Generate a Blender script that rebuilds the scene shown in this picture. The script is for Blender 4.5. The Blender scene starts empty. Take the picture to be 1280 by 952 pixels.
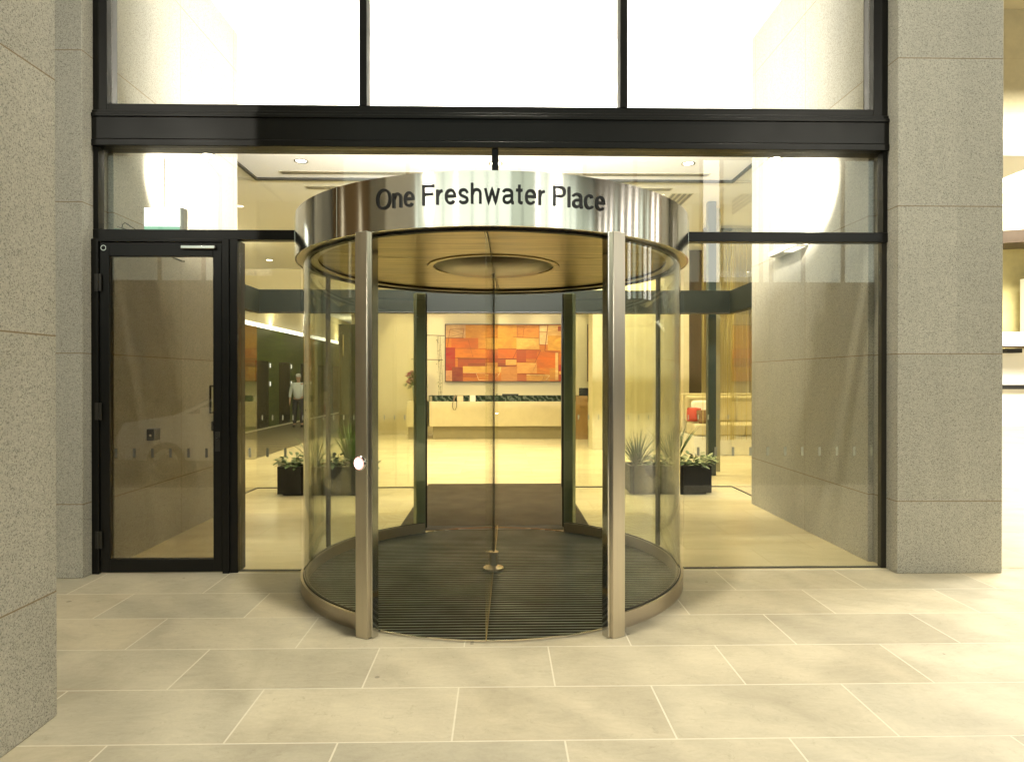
import bpy, bmesh, math, random
from mathutils import Vector, Matrix
random.seed(11)
PI = math.pi
scene = bpy.context.scene
COL = scene.collection

# ------------------------------------------------------------------ objects
def tag(o, label=None, cat=None, group=None, kind=None):
    if label: o['label'] = label
    if cat: o['category'] = cat
    if group: o['group'] = group
    if kind: o['kind'] = kind
    return o

def empty(name, loc=(0, 0, 0), label=None, cat=None, group=None, rz=0):
    o = bpy.data.objects.new(name, None)
    COL.objects.link(o)
    o.location = loc
    o.rotation_euler = (0, 0, rz)
    o.empty_display_size = 0.1
    return tag(o, label, cat, group)

def copy_tree(o, parent=None):
    c = o.copy()
    COL.objects.link(c)
    if parent is not None:
        c.parent = parent
    for ch in list(o.children):
        copy_tree(ch, c)
    return c

class MB:
    """collects faces and links them as one mesh object"""
    def __init__(s):
        s.v = []; s.f = []; s.m = []; s.c = []; s.sm = []
    def add(s, verts, faces, mi=0, col=(1, 1, 1), smooth=False):
        b = len(s.v)
        s.v += [tuple(p) for p in verts]
        for f in faces:
            s.f.append(tuple(b + i for i in f)); s.m.append(mi); s.c.append(col); s.sm.append(smooth)
    def box(s, x0, x1, y0, y1, z0, z1, mi=0, col=(1, 1, 1), rot=None, piv=None):
        P = [(x, y, z) for z in (z0, z1) for y in (y0, y1) for x in (x0, x1)]
        if rot is not None:
            pv = Vector(piv)
            P = [tuple(rot @ (Vector(p) - pv) + pv) for p in P]
        s.add(P, [(0, 2, 3, 1), (4, 5, 7, 6), (0, 1, 5, 4), (2, 6, 7, 3), (0, 4, 6, 2), (1, 3, 7, 5)], mi, col)
    def rbox(s, cx, cy, ang, w, d, z0, z1, mi=0, col=(1, 1, 1)):
        s.box(cx - w / 2, cx + w / 2, cy - d / 2, cy + d / 2, z0, z1, mi, col, Matrix.Rotation(ang, 3, 'Z'), (cx, cy, 0))
    def quad(s, a, b, c, d, mi=0, col=(1, 1, 1)):
        s.add([a, b, c, d], [(0, 1, 2, 3)], mi, col)
    def tube(s, pts, rad, n=8, mi=0, col=(1, 1, 1), cap=True, smooth=True):
        pts = [Vector(p) for p in pts]
        if not hasattr(rad, '__len__'): rad = [rad] * len(pts)
        V = []; F = []
        up = Vector((0, 0, 1))
        prev = None
        for i, p in enumerate(pts):
            t = (pts[min(i + 1, len(pts) - 1)] - pts[max(i - 1, 0)]).normalized()
            if prev is None:
                a = t.cross(up)
                if a.length < 1e-3: a = t.cross(Vector((1, 0, 0)))
            else:
                a = prev - t * prev.dot(t)
            a.normalize(); prev = a
            b = t.cross(a)
            for k in range(n):
                w = 2 * PI * k / n
                V.append(p + (a * math.cos(w) + b * math.sin(w)) * rad[i])
        for i in range(len(pts) - 1):
            for k in range(n):
                F.append((i * n + k, i * n + (k + 1) % n, (i + 1) * n + (k + 1) % n, (i + 1) * n + k))
        s.add(V, F, mi, col, smooth)
        if cap:
            s.add(V[:n], [tuple(range(n))], mi, col); s.add(V[-n:], [tuple(range(n))], mi, col)
    def lathe(s, prof, c=(0, 0, 0), n=32, mi=0, col=(1, 1, 1), smooth=True):
        V = []; F = []
        for r, z in prof:
            for k in range(n):
                w = 2 * PI * k / n
                V.append((c[0] + r * math.cos(w), c[1] + r * math.sin(w), c[2] + z))
        for i in range(len(prof) - 1):
            for k in range(n):
                F.append((i * n + k, i * n + (k + 1) % n, (i + 1) * n + (k + 1) % n, (i + 1) * n + k))
        s.add(V, F, mi, col, smooth)
    def arc(s, r0, r1, a0, a1, z0, z1, n=48, mi=0, col=(1, 1, 1)):
        """solid ring segment, centre at the origin, angles in radians"""
        V = []; F = []
        for i in range(n + 1):
            a = a0 + (a1 - a0) * i / n
            c, q = math.cos(a), math.sin(a)
            V += [(r0 * c, r0 * q, z0), (r1 * c, r1 * q, z0), (r1 * c, r1 * q, z1), (r0 * c, r0 * q, z1)]
        full = abs(abs(a1 - a0) - 2 * PI) < 1e-6
        for i in range(n):
            b = i * 4; e = b + 4
            F += [(b, b + 1, e + 1, e), (b + 1, b + 2, e + 2, e + 1), (b + 2, b + 3, e + 3, e + 2), (b + 3, b, e, e + 3)]
        if not full:
            F += [(0, 3, 2, 1), (n * 4, n * 4 + 1, n * 4 + 2, n * 4 + 3)]
        s.add(V, F, mi, col, True)
    def ball(s, c, r, sc=(1, 1, 1), n=12, mi=0, col=(1, 1, 1)):
        prof = [(math.sin(PI * i / n) * r, -math.cos(PI * i / n) * r) for i in range(n + 1)]
        V = []; F = []; m = n * 2
        for q, z in prof:
            for k in range(m):
                w = 2 * PI * k / m
                V.append((c[0] + q * math.cos(w) * sc[0], c[1] + q * math.sin(w) * sc[1], c[2] + z * sc[2]))
        for i in range(n):
            for k in range(m):
                F.append((i * m + k, i * m + (k + 1) % m, (i + 1) * m + (k + 1) % m, (i + 1) * m + k))
        s.add(V, F, mi, col, True)
    def build(s, name, mats, parent=None, bevel=0, fix=True):
        if not isinstance(mats, (list, tuple)): mats = [mats]
        me = bpy.data.meshes.new(name)
        me.from_pydata(s.v, [], s.f)
        for m in mats: me.materials.append(m)
        ca = me.color_attributes.new('Col', 'FLOAT_COLOR', 'CORNER')
        li = 0
        for i, p in enumerate(me.polygons):
            p.material_index = s.m[i]; p.use_smooth = s.sm[i]
            for l in p.loop_indices:
                ca.data[l].color = (*s.c[i], 1)
        if fix:
            bm = bmesh.new(); bm.from_mesh(me)
            bmesh.ops.remove_doubles(bm, verts=bm.verts, dist=1e-6)
            bmesh.ops.recalc_face_normals(bm, faces=bm.faces)
            bm.to_mesh(me); bm.free()
        try: me.set_sharp_from_angle(angle=math.radians(38))
        except Exception: pass
        o = bpy.data.objects.new(name, me)
        COL.objects.link(o)
        if parent is not None: o.parent = parent
        if bevel:
            b = o.modifiers.new('Bevel', 'BEVEL'); b.width = bevel; b.segments = 2
            b.limit_method = 'ANGLE'; b.angle_limit = math.radians(50)
        return o

def boxobj(name, mat, dims, parent=None, bevel=0):
    m = MB(); m.box(*dims); return m.build(name, mat, parent, bevel)

# ------------------------------------------------------------------ materials
class N:
    def __init__(s, name):
        s.mat = bpy.data.materials.new(name); s.mat.use_nodes = True
        s.nt = s.mat.node_tree; s.nt.nodes.clear()
        s.out = s.nt.nodes.new('ShaderNodeOutputMaterial')
    def n(s, typ, **kw):
        nd = s.nt.nodes.new('ShaderNode' + typ)
        for k, v in kw.items():
            if k.startswith('i_'):
                key = k[2:]
                key = int(key) if key.isdigit() else key.replace('_', ' ')
                s.put(nd.inputs[key], v)
            else: setattr(nd, k, v)
        return nd
    def put(s, inp, v):
        if isinstance(v, bpy.types.NodeSocket): s.nt.links.new(v, inp)
        elif isinstance(v, bpy.types.Node): s.nt.links.new(v.outputs[0], inp)
        else:
            if hasattr(inp.default_value, '__len__') and len(inp.default_value) == 4 and len(v) == 3: v = (*v, 1)
            inp.default_value = v
    def math(s, op, a, b=0.0, c=0.0):
        nd = s.nt.nodes.new('ShaderNodeMath'); nd.operation = op
        s.put(nd.inputs[0], a); s.put(nd.inputs[1], b)
        if op in ('MULTIPLY_ADD', 'SMOOTH_MIN', 'COMPARE', 'WRAP'): s.put(nd.inputs[2], c)
        return nd.outputs[0]
    def ramp(s, fac, stops, interp='LINEAR'):
        nd = s.nt.nodes.new('ShaderNodeValToRGB'); nd.color_ramp.interpolation = interp
        e = nd.color_ramp.elements
        while len(e) > 1: e.remove(e[-1])
        e[0].position = stops[0][0]; e[0].color = (*stops[0][1], 1)
        for p, c in stops[1:]:
            q = e.new(p); q.color = (*c, 1)
        s.put(nd.inputs[0], fac); return nd.outputs[0]
    def mix(s, fac, a, b, blend='MIX'):
        nd = s.nt.nodes.new('ShaderNodeMix'); nd.data_type = 'RGBA'; nd.blend_type = blend
        s.put(nd.inputs[0], fac); s.put(nd.inputs[6], a); s.put(nd.inputs[7], b)
        return nd.outputs[2]
    def pos(s): return s.n('NewGeometry').outputs['Position']
    def scale(s, vec, sc):
        nd = s.nt.nodes.new('ShaderNodeVectorMath'); nd.operation = 'MULTIPLY'
        s.put(nd.inputs[0], vec); s.put(nd.inputs[1], sc); return nd.outputs[0]
    def noise(s, vec, scale, detail=3, rough=.5, dist=0):
        return s.n('TexNoise', i_Vector=vec, i_Scale=scale, i_Detail=detail, i_Roughness=rough, i_Distortion=dist).outputs[0]
    def bump(s, h, strength=.2, dist=.01):
        return s.n('Bump', i_Height=h, i_Strength=strength, i_Distance=dist).outputs[0]
    def pbr(s, **kw):
        nd = s.nt.nodes.new('ShaderNodeBsdfPrincipled')
        for k, v in kw.items(): s.put(nd.inputs[k.replace('_', ' ')], v)
        s.nt.links.new(nd.outputs[0], s.out.inputs[0]); return nd

def g(v): # sRGB 0-255 -> linear
    return tuple(((c / 255) / 12.92 if c <= 10 else (((c / 255) + .055) / 1.055) ** 2.4) for c in v)

def plain(name, col, rough=.5, metal=0., var=.12, nscale=6, bump=0., **kw):
    m = N(name); p = m.n('TexCoord').outputs['Object']
    nz = m.noise(p, nscale, 4)
    f = m.math('MULTIPLY_ADD', nz, var * 2, 1 - var)
    c = m.mix(1., col, m.n('CombineColor', i_0=f, i_1=f, i_2=f).outputs[0], 'MULTIPLY')
    a = dict(Base_Color=c, Roughness=m.math('MULTIPLY_ADD', nz, .12, max(.02, rough - .06)), Metallic=metal)
    if bump: a['Normal'] = m.bump(m.noise(p, nscale * 12, 3), bump, .004)
    a.update(kw); m.pbr(**a); return m.mat

def emis(name, col, st):
    m = N(name); e = m.n('Emission', i_Color=col, i_Strength=float(st)); m.nt.links.new(e.outputs[0], m.out.inputs[0]); return m.mat

def glass(name, tint=(.93, .97, .9), refl=1.0):
    m = N(name)
    back = m.n('NewGeometry').outputs['Backfacing']
    ior = m.math('MULTIPLY_ADD', back, (1 / 1.5 - 1.5), 1.5)
    fr = m.n('Fresnel', i_IOR=ior).outputs[0]
    fr = m.math('MULTIPLY', fr, refl)
    t = m.n('BsdfTransparent', i_Color=tint); gl = m.n('BsdfGlossy', i_Roughness=0.0, i_Color=(1, 1, 1))
    mx = m.n('MixShader', i_0=fr, i_1=t, i_2=gl)
    m.nt.links.new(mx.outputs[0], m.out.inputs[0]); return m.mat

def granite(name, base, contrast=1., rough=.55, vjoint=None):
    m = N(name); p = m.pos()
    vo = m.n('TexVoronoi', i_Vector=p, i_Scale=210.); wn = vo.outputs['Color']
    sp = m.n('SeparateColor', i_Color=wn)
    b = Vector(base); L = lambda k: tuple(b * k)
    c1 = m.ramp(sp.outputs[0], [(0, L(.42)), (.12, L(.58)), (.22, L(.88)), (.6, L(1.0)), (.85, L(1.10)), (1, L(1.2))])
    vo2 = m.n('TexVoronoi', i_Vector=p, i_Scale=95.)
    sp2 = m.n('SeparateColor', i_Color=vo2.outputs['Color'])
    k2 = m.math('MULTIPLY_ADD', sp2.outputs[1], .12 * contrast, 1 - .06 * contrast)
    big = m.noise(p, 1.3, 4); k = m.math('MULTIPLY', k2, m.math('MULTIPLY_ADD', big, .2, .9))
    c = m.mix(1., c1, m.n('CombineColor', i_0=k, i_1=k, i_2=k).outputs[0], 'MULTIPLY')
    z = m.n('SeparateXYZ', i_0=p).outputs[2]
    # horizontal joints every 1.208 m from 0.592
    fz = m.math('FRACT', m.math('DIVIDE', m.math('ADD', z, 1.208 - .592 + .0035), 1.208))
    jm = m.math('LESS_THAN', fz, .007 / 1.208)
    if vjoint:
        ax, pitch, off = vjoint
        v = m.n('SeparateXYZ', i_0=p).outputs[ax]
        fv = m.math('FRACT', m.math('DIVIDE', m.math('SUBTRACT', v, off - 50 * pitch), pitch))
        jm = m.math('MAXIMUM', jm, m.math('LESS_THAN', fv, .005 / pitch))
    ps = m.n('SeparateXYZ', i_0=p)
    bid = m.n('CombineXYZ', i_0=m.math('FLOOR', m.math('DIVIDE', ps.outputs[0], 1.9)), i_1=m.math('FLOOR', m.math('DIVIDE', ps.outputs[1], 1.33)), i_2=m.math('FLOOR', m.math('DIVIDE', m.math('SUBTRACT', z, .592), 1.208)))
    tn = m.math('MULTIPLY_ADD', m.n('TexWhiteNoise', i_Vector=bid).outputs[0], .12, .93)
    st = m.noise(m.scale(p, (5, 5, .5)), 1.4, 6, .7, .6)
    tn = m.math('MULTIPLY', tn, m.math('MULTIPLY_ADD', st, .22, .89))
    c = m.mix(1., c, m.n('CombineColor', i_0=tn, i_1=tn, i_2=m.math('MULTIPLY', tn, .985)).outputs[0], 'MULTIPLY')
    c = m.mix(jm, c, (b.x * .52, b.y * .40, b.z * .26))
    nz = m.math('SUBTRACT', sp.outputs[2], m.math('MULTIPLY', jm, 3.))
    m.pbr(Base_Color=c, Roughness=rough, Normal=m.bump(nz, .12, .003))
    return m.mat

def paving():
    m = N('sandstone paving'); p = m.pos()
    at = m.n('VertexColor', layer_name='Col').outputs[0]
    n1 = m.noise(p, 2.2, 5, .6, .6)
    n2 = m.noise(m.scale(p, (1, 2.6, 1)), 5., 6, .65, 2.2)
    n3 = m.noise(p, 60, 3, .6)
    wv = m.n('TexWave', i_Vector=p, i_Scale=.9, i_Distortion=9., i_Detail=3., i_Detail_Scale=1.2, bands_direction='DIAGONAL').outputs['Fac']
    f = m.math('MULTIPLY_ADD', n1, .45, .75)
    f = m.math('ADD', f, m.math('MULTIPLY_ADD', n2, .34, -.17))
    f = m.math('ADD', f, m.math('MULTIPLY_ADD', wv, .13, -.065))
    f = m.math('ADD', f, m.math('MULTIPLY_ADD', n3, .14, -.07))
    c = m.mix(1., at, m.n('CombineColor', i_0=f, i_1=f, i_2=m.math('MULTIPLY', f, .98)).outputs[0], 'MULTIPLY')
    # dark round spots of old chewing gum and grime
    vo = m.n('TexVoronoi', i_Vector=m.scale(p, (1, 1, 0)), i_Scale=3.4)
    rsel = m.n('SeparateColor', i_Color=vo.outputs['Color'])
    rad = m.math('MULTIPLY_ADD', rsel.outputs[1], .075, .012)
    spot = m.math('MULTIPLY', m.math('LESS_THAN', vo.outputs['Distance'], rad), m.math('GREATER_THAN', rsel.outputs[0], .45))
    c = m.mix(m.math('MULTIPLY', spot, .6), c, (.12, .10, .07))
    grime = m.ramp(m.noise(p, 1.1, 6, .7, 1.), [(.52, (0, 0, 0)), (.75, (.35, .35, .35))])
    fine = m.ramp(m.noise(p, 14, 6, .8, .5), [(.57, (0, 0, 0)), (.72, (.42, .42, .42))])
    c = m.mix(grime, c, (.22, .19, .12))
    c = m.mix(fine, c, (.20, .17, .11))
    m.pbr(Base_Color=c, Roughness=m.math('MULTIPLY_ADD', n1, .25, .42), Normal=m.bump(m.math('ADD', n3, n2), .18, .004))
    return m.mat

def limestone(name, base, tile=(1.2, .6), rough=.16, joint=(.6, .6, .6), off=(0., 0.), axes=(0, 1)):
    m = N(name); p = m.pos(); s = m.n('SeparateXYZ', i_0=p)
    n1 = m.noise(m.scale(p, (1, 3, 1)), 1.6, 5, .6, .8); n2 = m.noise(m.scale(p, (1, 8, 1)), 9, 4)
    v = m.math('ADD', s.outputs[axes[1]], 40 * tile[1] + off[1]); row = m.math('FLOOR', m.math('DIVIDE', v, tile[1]))
    u = m.math('ADD', m.math('ADD', s.outputs[axes[0]], 40 * tile[0] + off[0]), m.math('MULTIPLY', m.math('MODULO', row, 2.), tile[0] / 2))
    fu = m.math('FRACT', m.math('DIVIDE', u, tile[0])); fv = m.math('FRACT', m.math('DIVIDE', v, tile[1]))
    jm = m.math('MAXIMUM', m.math('LESS_THAN', fu, .004 / tile[0]), m.math('LESS_THAN', fv, .004 / tile[1]))
    idv = m.n('CombineXYZ', i_0=m.math('FLOOR', m.math('DIVIDE', u, tile[0])), i_1=row)
    wn = m.n('TexWhiteNoise', i_Vector=idv).outputs[0]
    f = m.math('ADD', m.math('MULTIPLY_ADD', n1, .3, .78), m.math('MULTIPLY_ADD', wn, .12, -.0))
    f = m.math('ADD', f, m.math('MULTIPLY_ADD', n2, .1, -.05))
    c = m.mix(1., base, m.n('CombineColor', i_0=f, i_1=f, i_2=f).outputs[0], 'MULTIPLY')
    c = m.mix(jm, c, tuple(a * b for a, b in zip(base, joint)))
    m.pbr(Base_Color=c, Roughness=m.math('MULTIPLY_ADD', n1, .12, rough), Normal=m.bump(m.math('SUBTRACT', n2, jm), .05, .002))
    return m.mat

def brushed(name, base=(.62, .58, .5), rough=.22, vertical=False, aniso=.75):
    """stainless steel; horizontal brushing unless vertical"""
    m = N(name); p = m.pos()
    sc = (60, 60, 2) if vertical else (1.5, 1.5, 260)
    nz = m.noise(m.scale(p, sc), 1., 4, .6); nb = m.noise(p, 3., 3)
    f = m.math('MULTIPLY_ADD', nz, .16, .92)
    c = m.mix(1., base, m.n('CombineColor', i_0=f, i_1=f, i_2=f).outputs[0], 'MULTIPLY')
    tg = m.n('Tangent', direction_type='RADIAL', axis='Z').outputs[0]
    m.pbr(Base_Color=c, Metallic=1., Roughness=m.math('ADD', m.math('MULTIPLY_ADD', nz, .10, rough - .05), m.math('MULTIPLY_ADD', nb, .06, -.03)),
          Anisotropic=aniso, Anisotropic_Rotation=.0 if vertical else .25, Tangent=tg)
    return m.mat

M = {}
M['granite'] = granite('grey granite', (.47, .455, .395), vjoint=(1, 1.33, 1.33))
M['granite_col'] = granite('grey granite pillar', (.47, .455, .395))
M['paving'] = paving()
M['grout'] = plain('pale grout', (.62, .58, .46), .8, nscale=30)
M['kerbstone'] = plain('pale kerb stone', (.5, .47, .38), .7, bump=.2)
M['asphalt'] = plain('asphalt', (.05, .05, .05), .8, nscale=40, var=.3, bump=.3)
M['lobbyfloor'] = limestone('polished limestone floor', (.70, .62, .42), (1.2, .6), .12, (.72, .68, .6))
M['stonewall'] = limestone('cream limestone wall', (.62, .55, .36), (2.4, 1.25), .4, (.7, .65, .55), axes=(0, 2), off=(0, -.25))
M['plaster'] = plain('cream painted plaster', (.64, .56, .34), .75, var=.03, nscale=2)
M['white'] = plain('white painted plaster', (.82, .80, .74), .7, var=.02, nscale=2)
M['blacksteel'] = plain('black painted steel', (.006, .006, .005), .34, var=.08, nscale=5, Specular_IOR_Level=.25)
M['darksteel'] = plain('dark bronze steel', (.02, .018, .013), .4, var=.1, nscale=5)
M['greenbeam'] = plain('dark grey green metal', (.010, .013, .009), .6, var=.2, nscale=3, Specular_IOR_Level=.2)
M['steelband'] = brushed('brushed stainless band', (.74, .70, .62), .13)
M['steelpost'] = brushed('brushed stainless post', (.76, .69, .56), .32, vertical=True, aniso=.3)
M['steelrail'] = brushed('brushed stainless rail', (.60, .53, .42), .3)
M['chrome'] = plain('bright chrome', (.75, .73, .68), .12, 1., .05)
M['rubber'] = plain('black rubber', (.012, .012, .012), .55, var=.2)
M['matdark'] = plain('charcoal carpet insert', (.010, .010, .009), .85, var=.5, nscale=90, bump=.3)
M['glass'] = glass('clear glass', (.985, .988, .965))
M['doorglass'] = glass('bronze tinted glass', (.70, .675, .62))
M['glassgreen'] = glass('greenish curved glass', (.955, .968, .92), 1.2)
M['glasswing'] = glass('wing glass', (.975, .985, .96), .6)
M['dot'] = plain('frosted white vinyl', (.36, .36, .27), .6, var=.05)
M['soil'] = plain('dark soil', (.03, .022, .014), .95, var=.5, nscale=60, bump=.5)
M['planter'] = plain('black satin planter', (.005, .005, .004), .55, var=.3, nscale=9, Specular_IOR_Level=.2)
M['letter'] = plain('black lettering', (.01, .01, .01), .4)
M['leafdark'] = plain('blade leaf green', (.045, .085, .022), .45, var=.5, nscale=14)
M['leaf'] = plain('broad leaf green', (.07, .12, .035), .45, var=.6, nscale=18)
M['leafbright'] = plain('fresh grass green', (.10, .19, .035), .45, var=.5, nscale=14)
M['leafpale'] = plain('variegated leaf', (.30, .34, .17), .5, var=.4, nscale=30)
M['bronze'] = plain('brown satin panel', (.05, .032, .018), .4, var=.3)

# mix paint: drum ceiling veneer of brushed brass coloured metal
def drumceil():
    m = N('golden satin ceiling panel'); p = m.pos()
    n1 = m.noise(m.scale(p, (1, 14, 1)), 1.4, 5, .6, .4)
    c = m.ramp(n1, [(.32, (.20, .135, .045)), (.5, (.38, .27, .095)), (.68, (.50, .37, .15))])
    m.pbr(Base_Color=c, Metallic=.35, Roughness=.32); return m.mat
M['drumceil'] = drumceil()

def greenwood():
    m = N('dark green stained timber'); p = m.pos()
    n1 = m.noise(m.scale(p, (1, .5, 9)), 2.2, 6, .65, .8)
    c = m.ramp(n1, [(.25, (.02, .036, .006)), (.5, (.045, .075, .012)), (.75, (.10, .13, .02))])
    s = m.n('SeparateXYZ', i_0=p)
    fz = m.math('FRACT', m.math('DIVIDE', s.outputs[2], .42)); fy = m.math('FRACT', m.math('DIVIDE', s.outputs[1], 1.1))
    j = m.math('MAXIMUM', m.math('LESS_THAN', fz, .02), m.math('LESS_THAN', fy, .006))
    c = m.mix(j, c, (.01, .015, .005))
    m.pbr(Base_Color=c, Roughness=.35); return m.mat
M['greenwood'] = greenwood()

def marble():
    m = N('green veined marble'); p = m.pos()
    w = m.n('TexWave', i_Vector=p, i_Scale=3.2, i_Distortion=9., i_Detail=4., i_Detail_Scale=2., bands_direction='DIAGONAL').outputs['Fac']
    c = m.ramp(w, [(0, (.012, .022, .016)), (.6, (.035, .055, .042)), (.93, (.08, .10, .08)), (1, (.16, .18, .14))])
    m.pbr(Base_Color=c, Roughness=.12); return m.mat
M['marble'] = marble()

def carpet():
    m = N('brown green corridor carpet'); p = m.pos()
    w = m.n('TexWave', i_Vector=p, i_Scale=.55, i_Distortion=2., i_Detail=3., bands_direction='Y').outputs['Fac']
    c = m.ramp(w, [(0, (.055, .045, .02)), (1, (.10, .08, .035))])
    m.pbr(Base_Color=c, Roughness=.6, Normal=m.bump(m.noise(p, 200, 2), .3, .003)); return m.mat
M['carpet'] = carpet()

def vcol(name, rough=.6, nsc=3.2, amt=.75):
    m = N(name); p = m.n('TexCoord').outputs['Object']
    a = m.n('VertexColor', layer_name='Col').outputs[0]
    nz = m.noise(m.scale(p, (1, 1, 2.6)), nsc, 8, .72, 1.8)
    f = m.math('MULTIPLY_ADD', nz, amt, 1 - amt / 2)
    c = m.mix(1., a, m.n('CombineColor', i_0=f, i_1=m.math('POWER', f, 1.3), i_2=m.math('POWER', f, 1.6)).outputs[0], 'MULTIPLY')
    if name == 'abstract paint':
        n2 = m.noise(m.scale(p, (.8, 1, 2.2)), 1.7, 5, .6, 1.)
        k = m.ramp(n2, [(.38, (.0, .0, .0)), (.62, (.45, .45, .45))])
        c = m.mix(k, c, (.30, .10, .015))
    m.pbr(Base_Color=c, Roughness=rough); return m.mat
M['paint'] = vcol('abstract paint')
M['vc'] = vcol('coloured surface', .55, 4., .15)

# ------------------------------------------------------------------ key sizes (metres; origin on the ground at the centre of the drum)
XL, XR = -3.231, 3.259          # clear width between the granite walls
ZB, ZT = 2.502, 2.828           # canopy band
RG, RC = 1.511, 1.570           # glass drum and canopy radius
ZBAR0, ZBAR1 = 2.74, 2.82       # transom bar
ZL0, ZL1 = 3.50, 3.795          # black lintel
YB = 2.77                       # bulkhead and wall ends
YI = 4.05                       # inner glass screen
XI = 3.47
ZV = 4.50                       # low ceiling
ZU = 5.90                       # ceiling of the front void
ZSOF = 9.6

# ------------------------------------------------------------------ ground
def paving_sheet():
    mb = MB()
    rows = range(-7, 2)
    x0, x1 = -14.0, 26.0
    for k in range(0, 8):           # rows of 0.5 m from y=-0.05 towards the street
        y1 = -.05 - .5 * k; y0 = y1 - .5
        off = .84 if k % 2 == 0 else .34
        x = x0 + off - 1
        while x < x1:
            rndc(mb, x, x + 1, y0, y1); x += 1
    # rows under the facade line and out in the lane beside the pier
    k = -1; y = -.05
    while y < 16:
        off = .84 if k % 2 == 0 else .34
        x = 4.0 + off
        while x < 26:
            rndc(mb, x, x + 1, y, y + .5); x += 1
        y += .5; k -= 1
    return mb
def rndc(mb, xa, xb, ya, yb):
    t = random.uniform(.86, 1.05); w = random.uniform(-.008, .008)
    col = (.46 * t + w, .41 * t, .30 * t - w)
    gp = .0042
    mb.quad((xa + gp, ya + gp, 0), (xb - gp, ya + gp, 0), (xb - gp, yb - gp, 0), (xa + gp, yb - gp, 0), 0, col)
mb = paving_sheet()
mb.build('pavement', M['paving'], fix=False)['kind'] = 'structure'
o = boxobj('pavement_bed', M['grout'], (-14, 26, -4.06, 16.2, -.12, -.0008)); o['kind'] = 'structure'
o = boxobj('kerb', M['kerbstone'], (-40, 40, -4.22, -4.062, -.3, .0), bevel=.012); o['kind'] = 'structure'
mb = MB(); mb.quad((-150, -150, -.14), (150, -150, -.14), (150, 150, -.14), (-150, 150, -.14))
o = mb.build('road', M['asphalt']); o['kind'] = 'structure'
o = boxobj('lobby_floor', M['lobbyfloor'], (-9, 7.36, -.03, 30.5, -.1, .004)); o['kind'] = 'structure'
o = boxobj('corridor_carpet', M['carpet'], (-7.28, -4.78, 7.4, 30, .005, .010)); o['kind'] = 'structure'
# ceilings
mb = MB()
mb.box(-9, 7.36, YB + .15, 30.5, ZV, ZV + .2)
o = mb.build('lobby_ceiling', M['white']); o['kind'] = 'structure'
o = boxobj('void_ceiling', M['white'], (-3.3, 3.31, .16, YB + .13, ZU, ZU + .2)); o['kind'] = 'structure'
o = boxobj('portico_ceiling', M['white'], (-14, 14, -3.5, .3, ZSOF, ZSOF + .2)); o['kind'] = 'structure'

# ------------------------------------------------------------------ granite
o = boxobj('granite_wall', M['granite'], (-4.25, -3.281, -.165, YB, 0, ZSOF - .01), bevel=.006)
tag(o, 'grey speckled granite wall with pier end beside the black framed door', 'wall')
o = boxobj('granite_wall', M['granite'], (3.309, 4.185, -.165, YB, 0, ZSOF - .01), bevel=.006)
tag(o, 'broad grey granite pier and wall at the end of the wide glass bay, next to the bright laneway', 'wall')
o = boxobj('granite_wall', M['granite_col'], (-14, -4.262, .25, .8, 0, ZSOF - .01)); tag(o, 'plain granite wall running away beyond the pier on the door side', 'wall')
# thin granite lining that closes the small rebate behind the glass line
o = boxobj('granite_lining', M['granite'], (-3.279, XL, .17, YB, 0.006, ZU - .002)); tag(o, 'granite lining of the wall seen through the black door glass', 'wall lining')
o = boxobj('granite_lining', M['granite'], (XR, 3.307, .17, YB, 0.006, ZU - .002)); tag(o, 'granite lining of the wall behind the widest clear glass pane', 'wall lining')
o = boxobj('stone_pillar', M['granite_col'], (-3.05, -2.051, -3.35, -2.291, 0, ZSOF - .01), bevel=.006)
tag(o, 'large pale granite pillar standing forward of the facade, cropped by the picture edge', 'pillar')
o = boxobj('upper_wall', M['granite_col'], (-3.28, 3.305, -.06, .3, 6.05, ZSOF - .012)); tag(o, 'granite wall above the tall upper windows', 'wall')
# bulkhead
o = boxobj('bulkhead', M['white'], (-3.9, 3.9, YB + .01, YB + .145, ZV, ZU + .4)); tag(o, 'bright white bulkhead wall high behind the upper windows', 'bulkhead')

# ------------------------------------------------------------------ facade metalwork and glass
ug = empty('upper_window', (0, 0, ZL1), 'tall white-lit upper window in three black framed panes above the lintel', 'window')
def under(root, o):
    o.parent = root; o.matrix_parent_inverse = root.matrix_world.inverted() if False else Matrix.Translation(-Vector(root.location)); return o
mb = MB()
mb.box(-3.279, -3.165, -.03, .12, ZL1, 6.05); mb.box(3.185, 3.307, -.03, .12, ZL1, 6.05)
mb.box(-3.165, 3.185, -.03, .12, ZL1, ZL1 + .055); mb.box(-3.165, 3.185, -.03, .12, 5.99, 6.05)
under(ug, mb.build('window_frame', M['blacksteel'], bevel=.003))
for x in (-1.075, 1.085):
    under(ug, boxobj('mullion', M['blacksteel'], (x - .03, x + .03, -.035, .118, ZL1 + .055, 5.99), bevel=.003))
for a, b in ((-3.165, -1.105), (-1.045, 1.055), (1.115, 3.185)):
    under(ug, boxobj('glass_pane', M['glass'], (a, b, .03, .042, ZL1 + .055, 5.99)))

li = empty('steel_lintel', (0, 0, ZL0), 'glossy black steel lintel beam between upper windows and transom glass', 'beam')
mb = MB()
mb.box(-3.279, 3.307, -.05, .13, 3.555, 3.735)      # web
mb.box(-3.279, 3.307, -.060, .14, 3.735, 3.765)
mb.box(-3.279, 3.307, -.045, .13, 3.767, ZL1 - .002)
mb.box(-3.279, 3.307, -.056, .135, ZL0, 3.553)
under(li, mb.build('beam_web', M['blacksteel'], bevel=.004))
under(li, boxobj('added_trough', M['white'], (-3.2, 3.25, .16, .40, 3.60, 3.66)))  # trough added to carry the uplight

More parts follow.
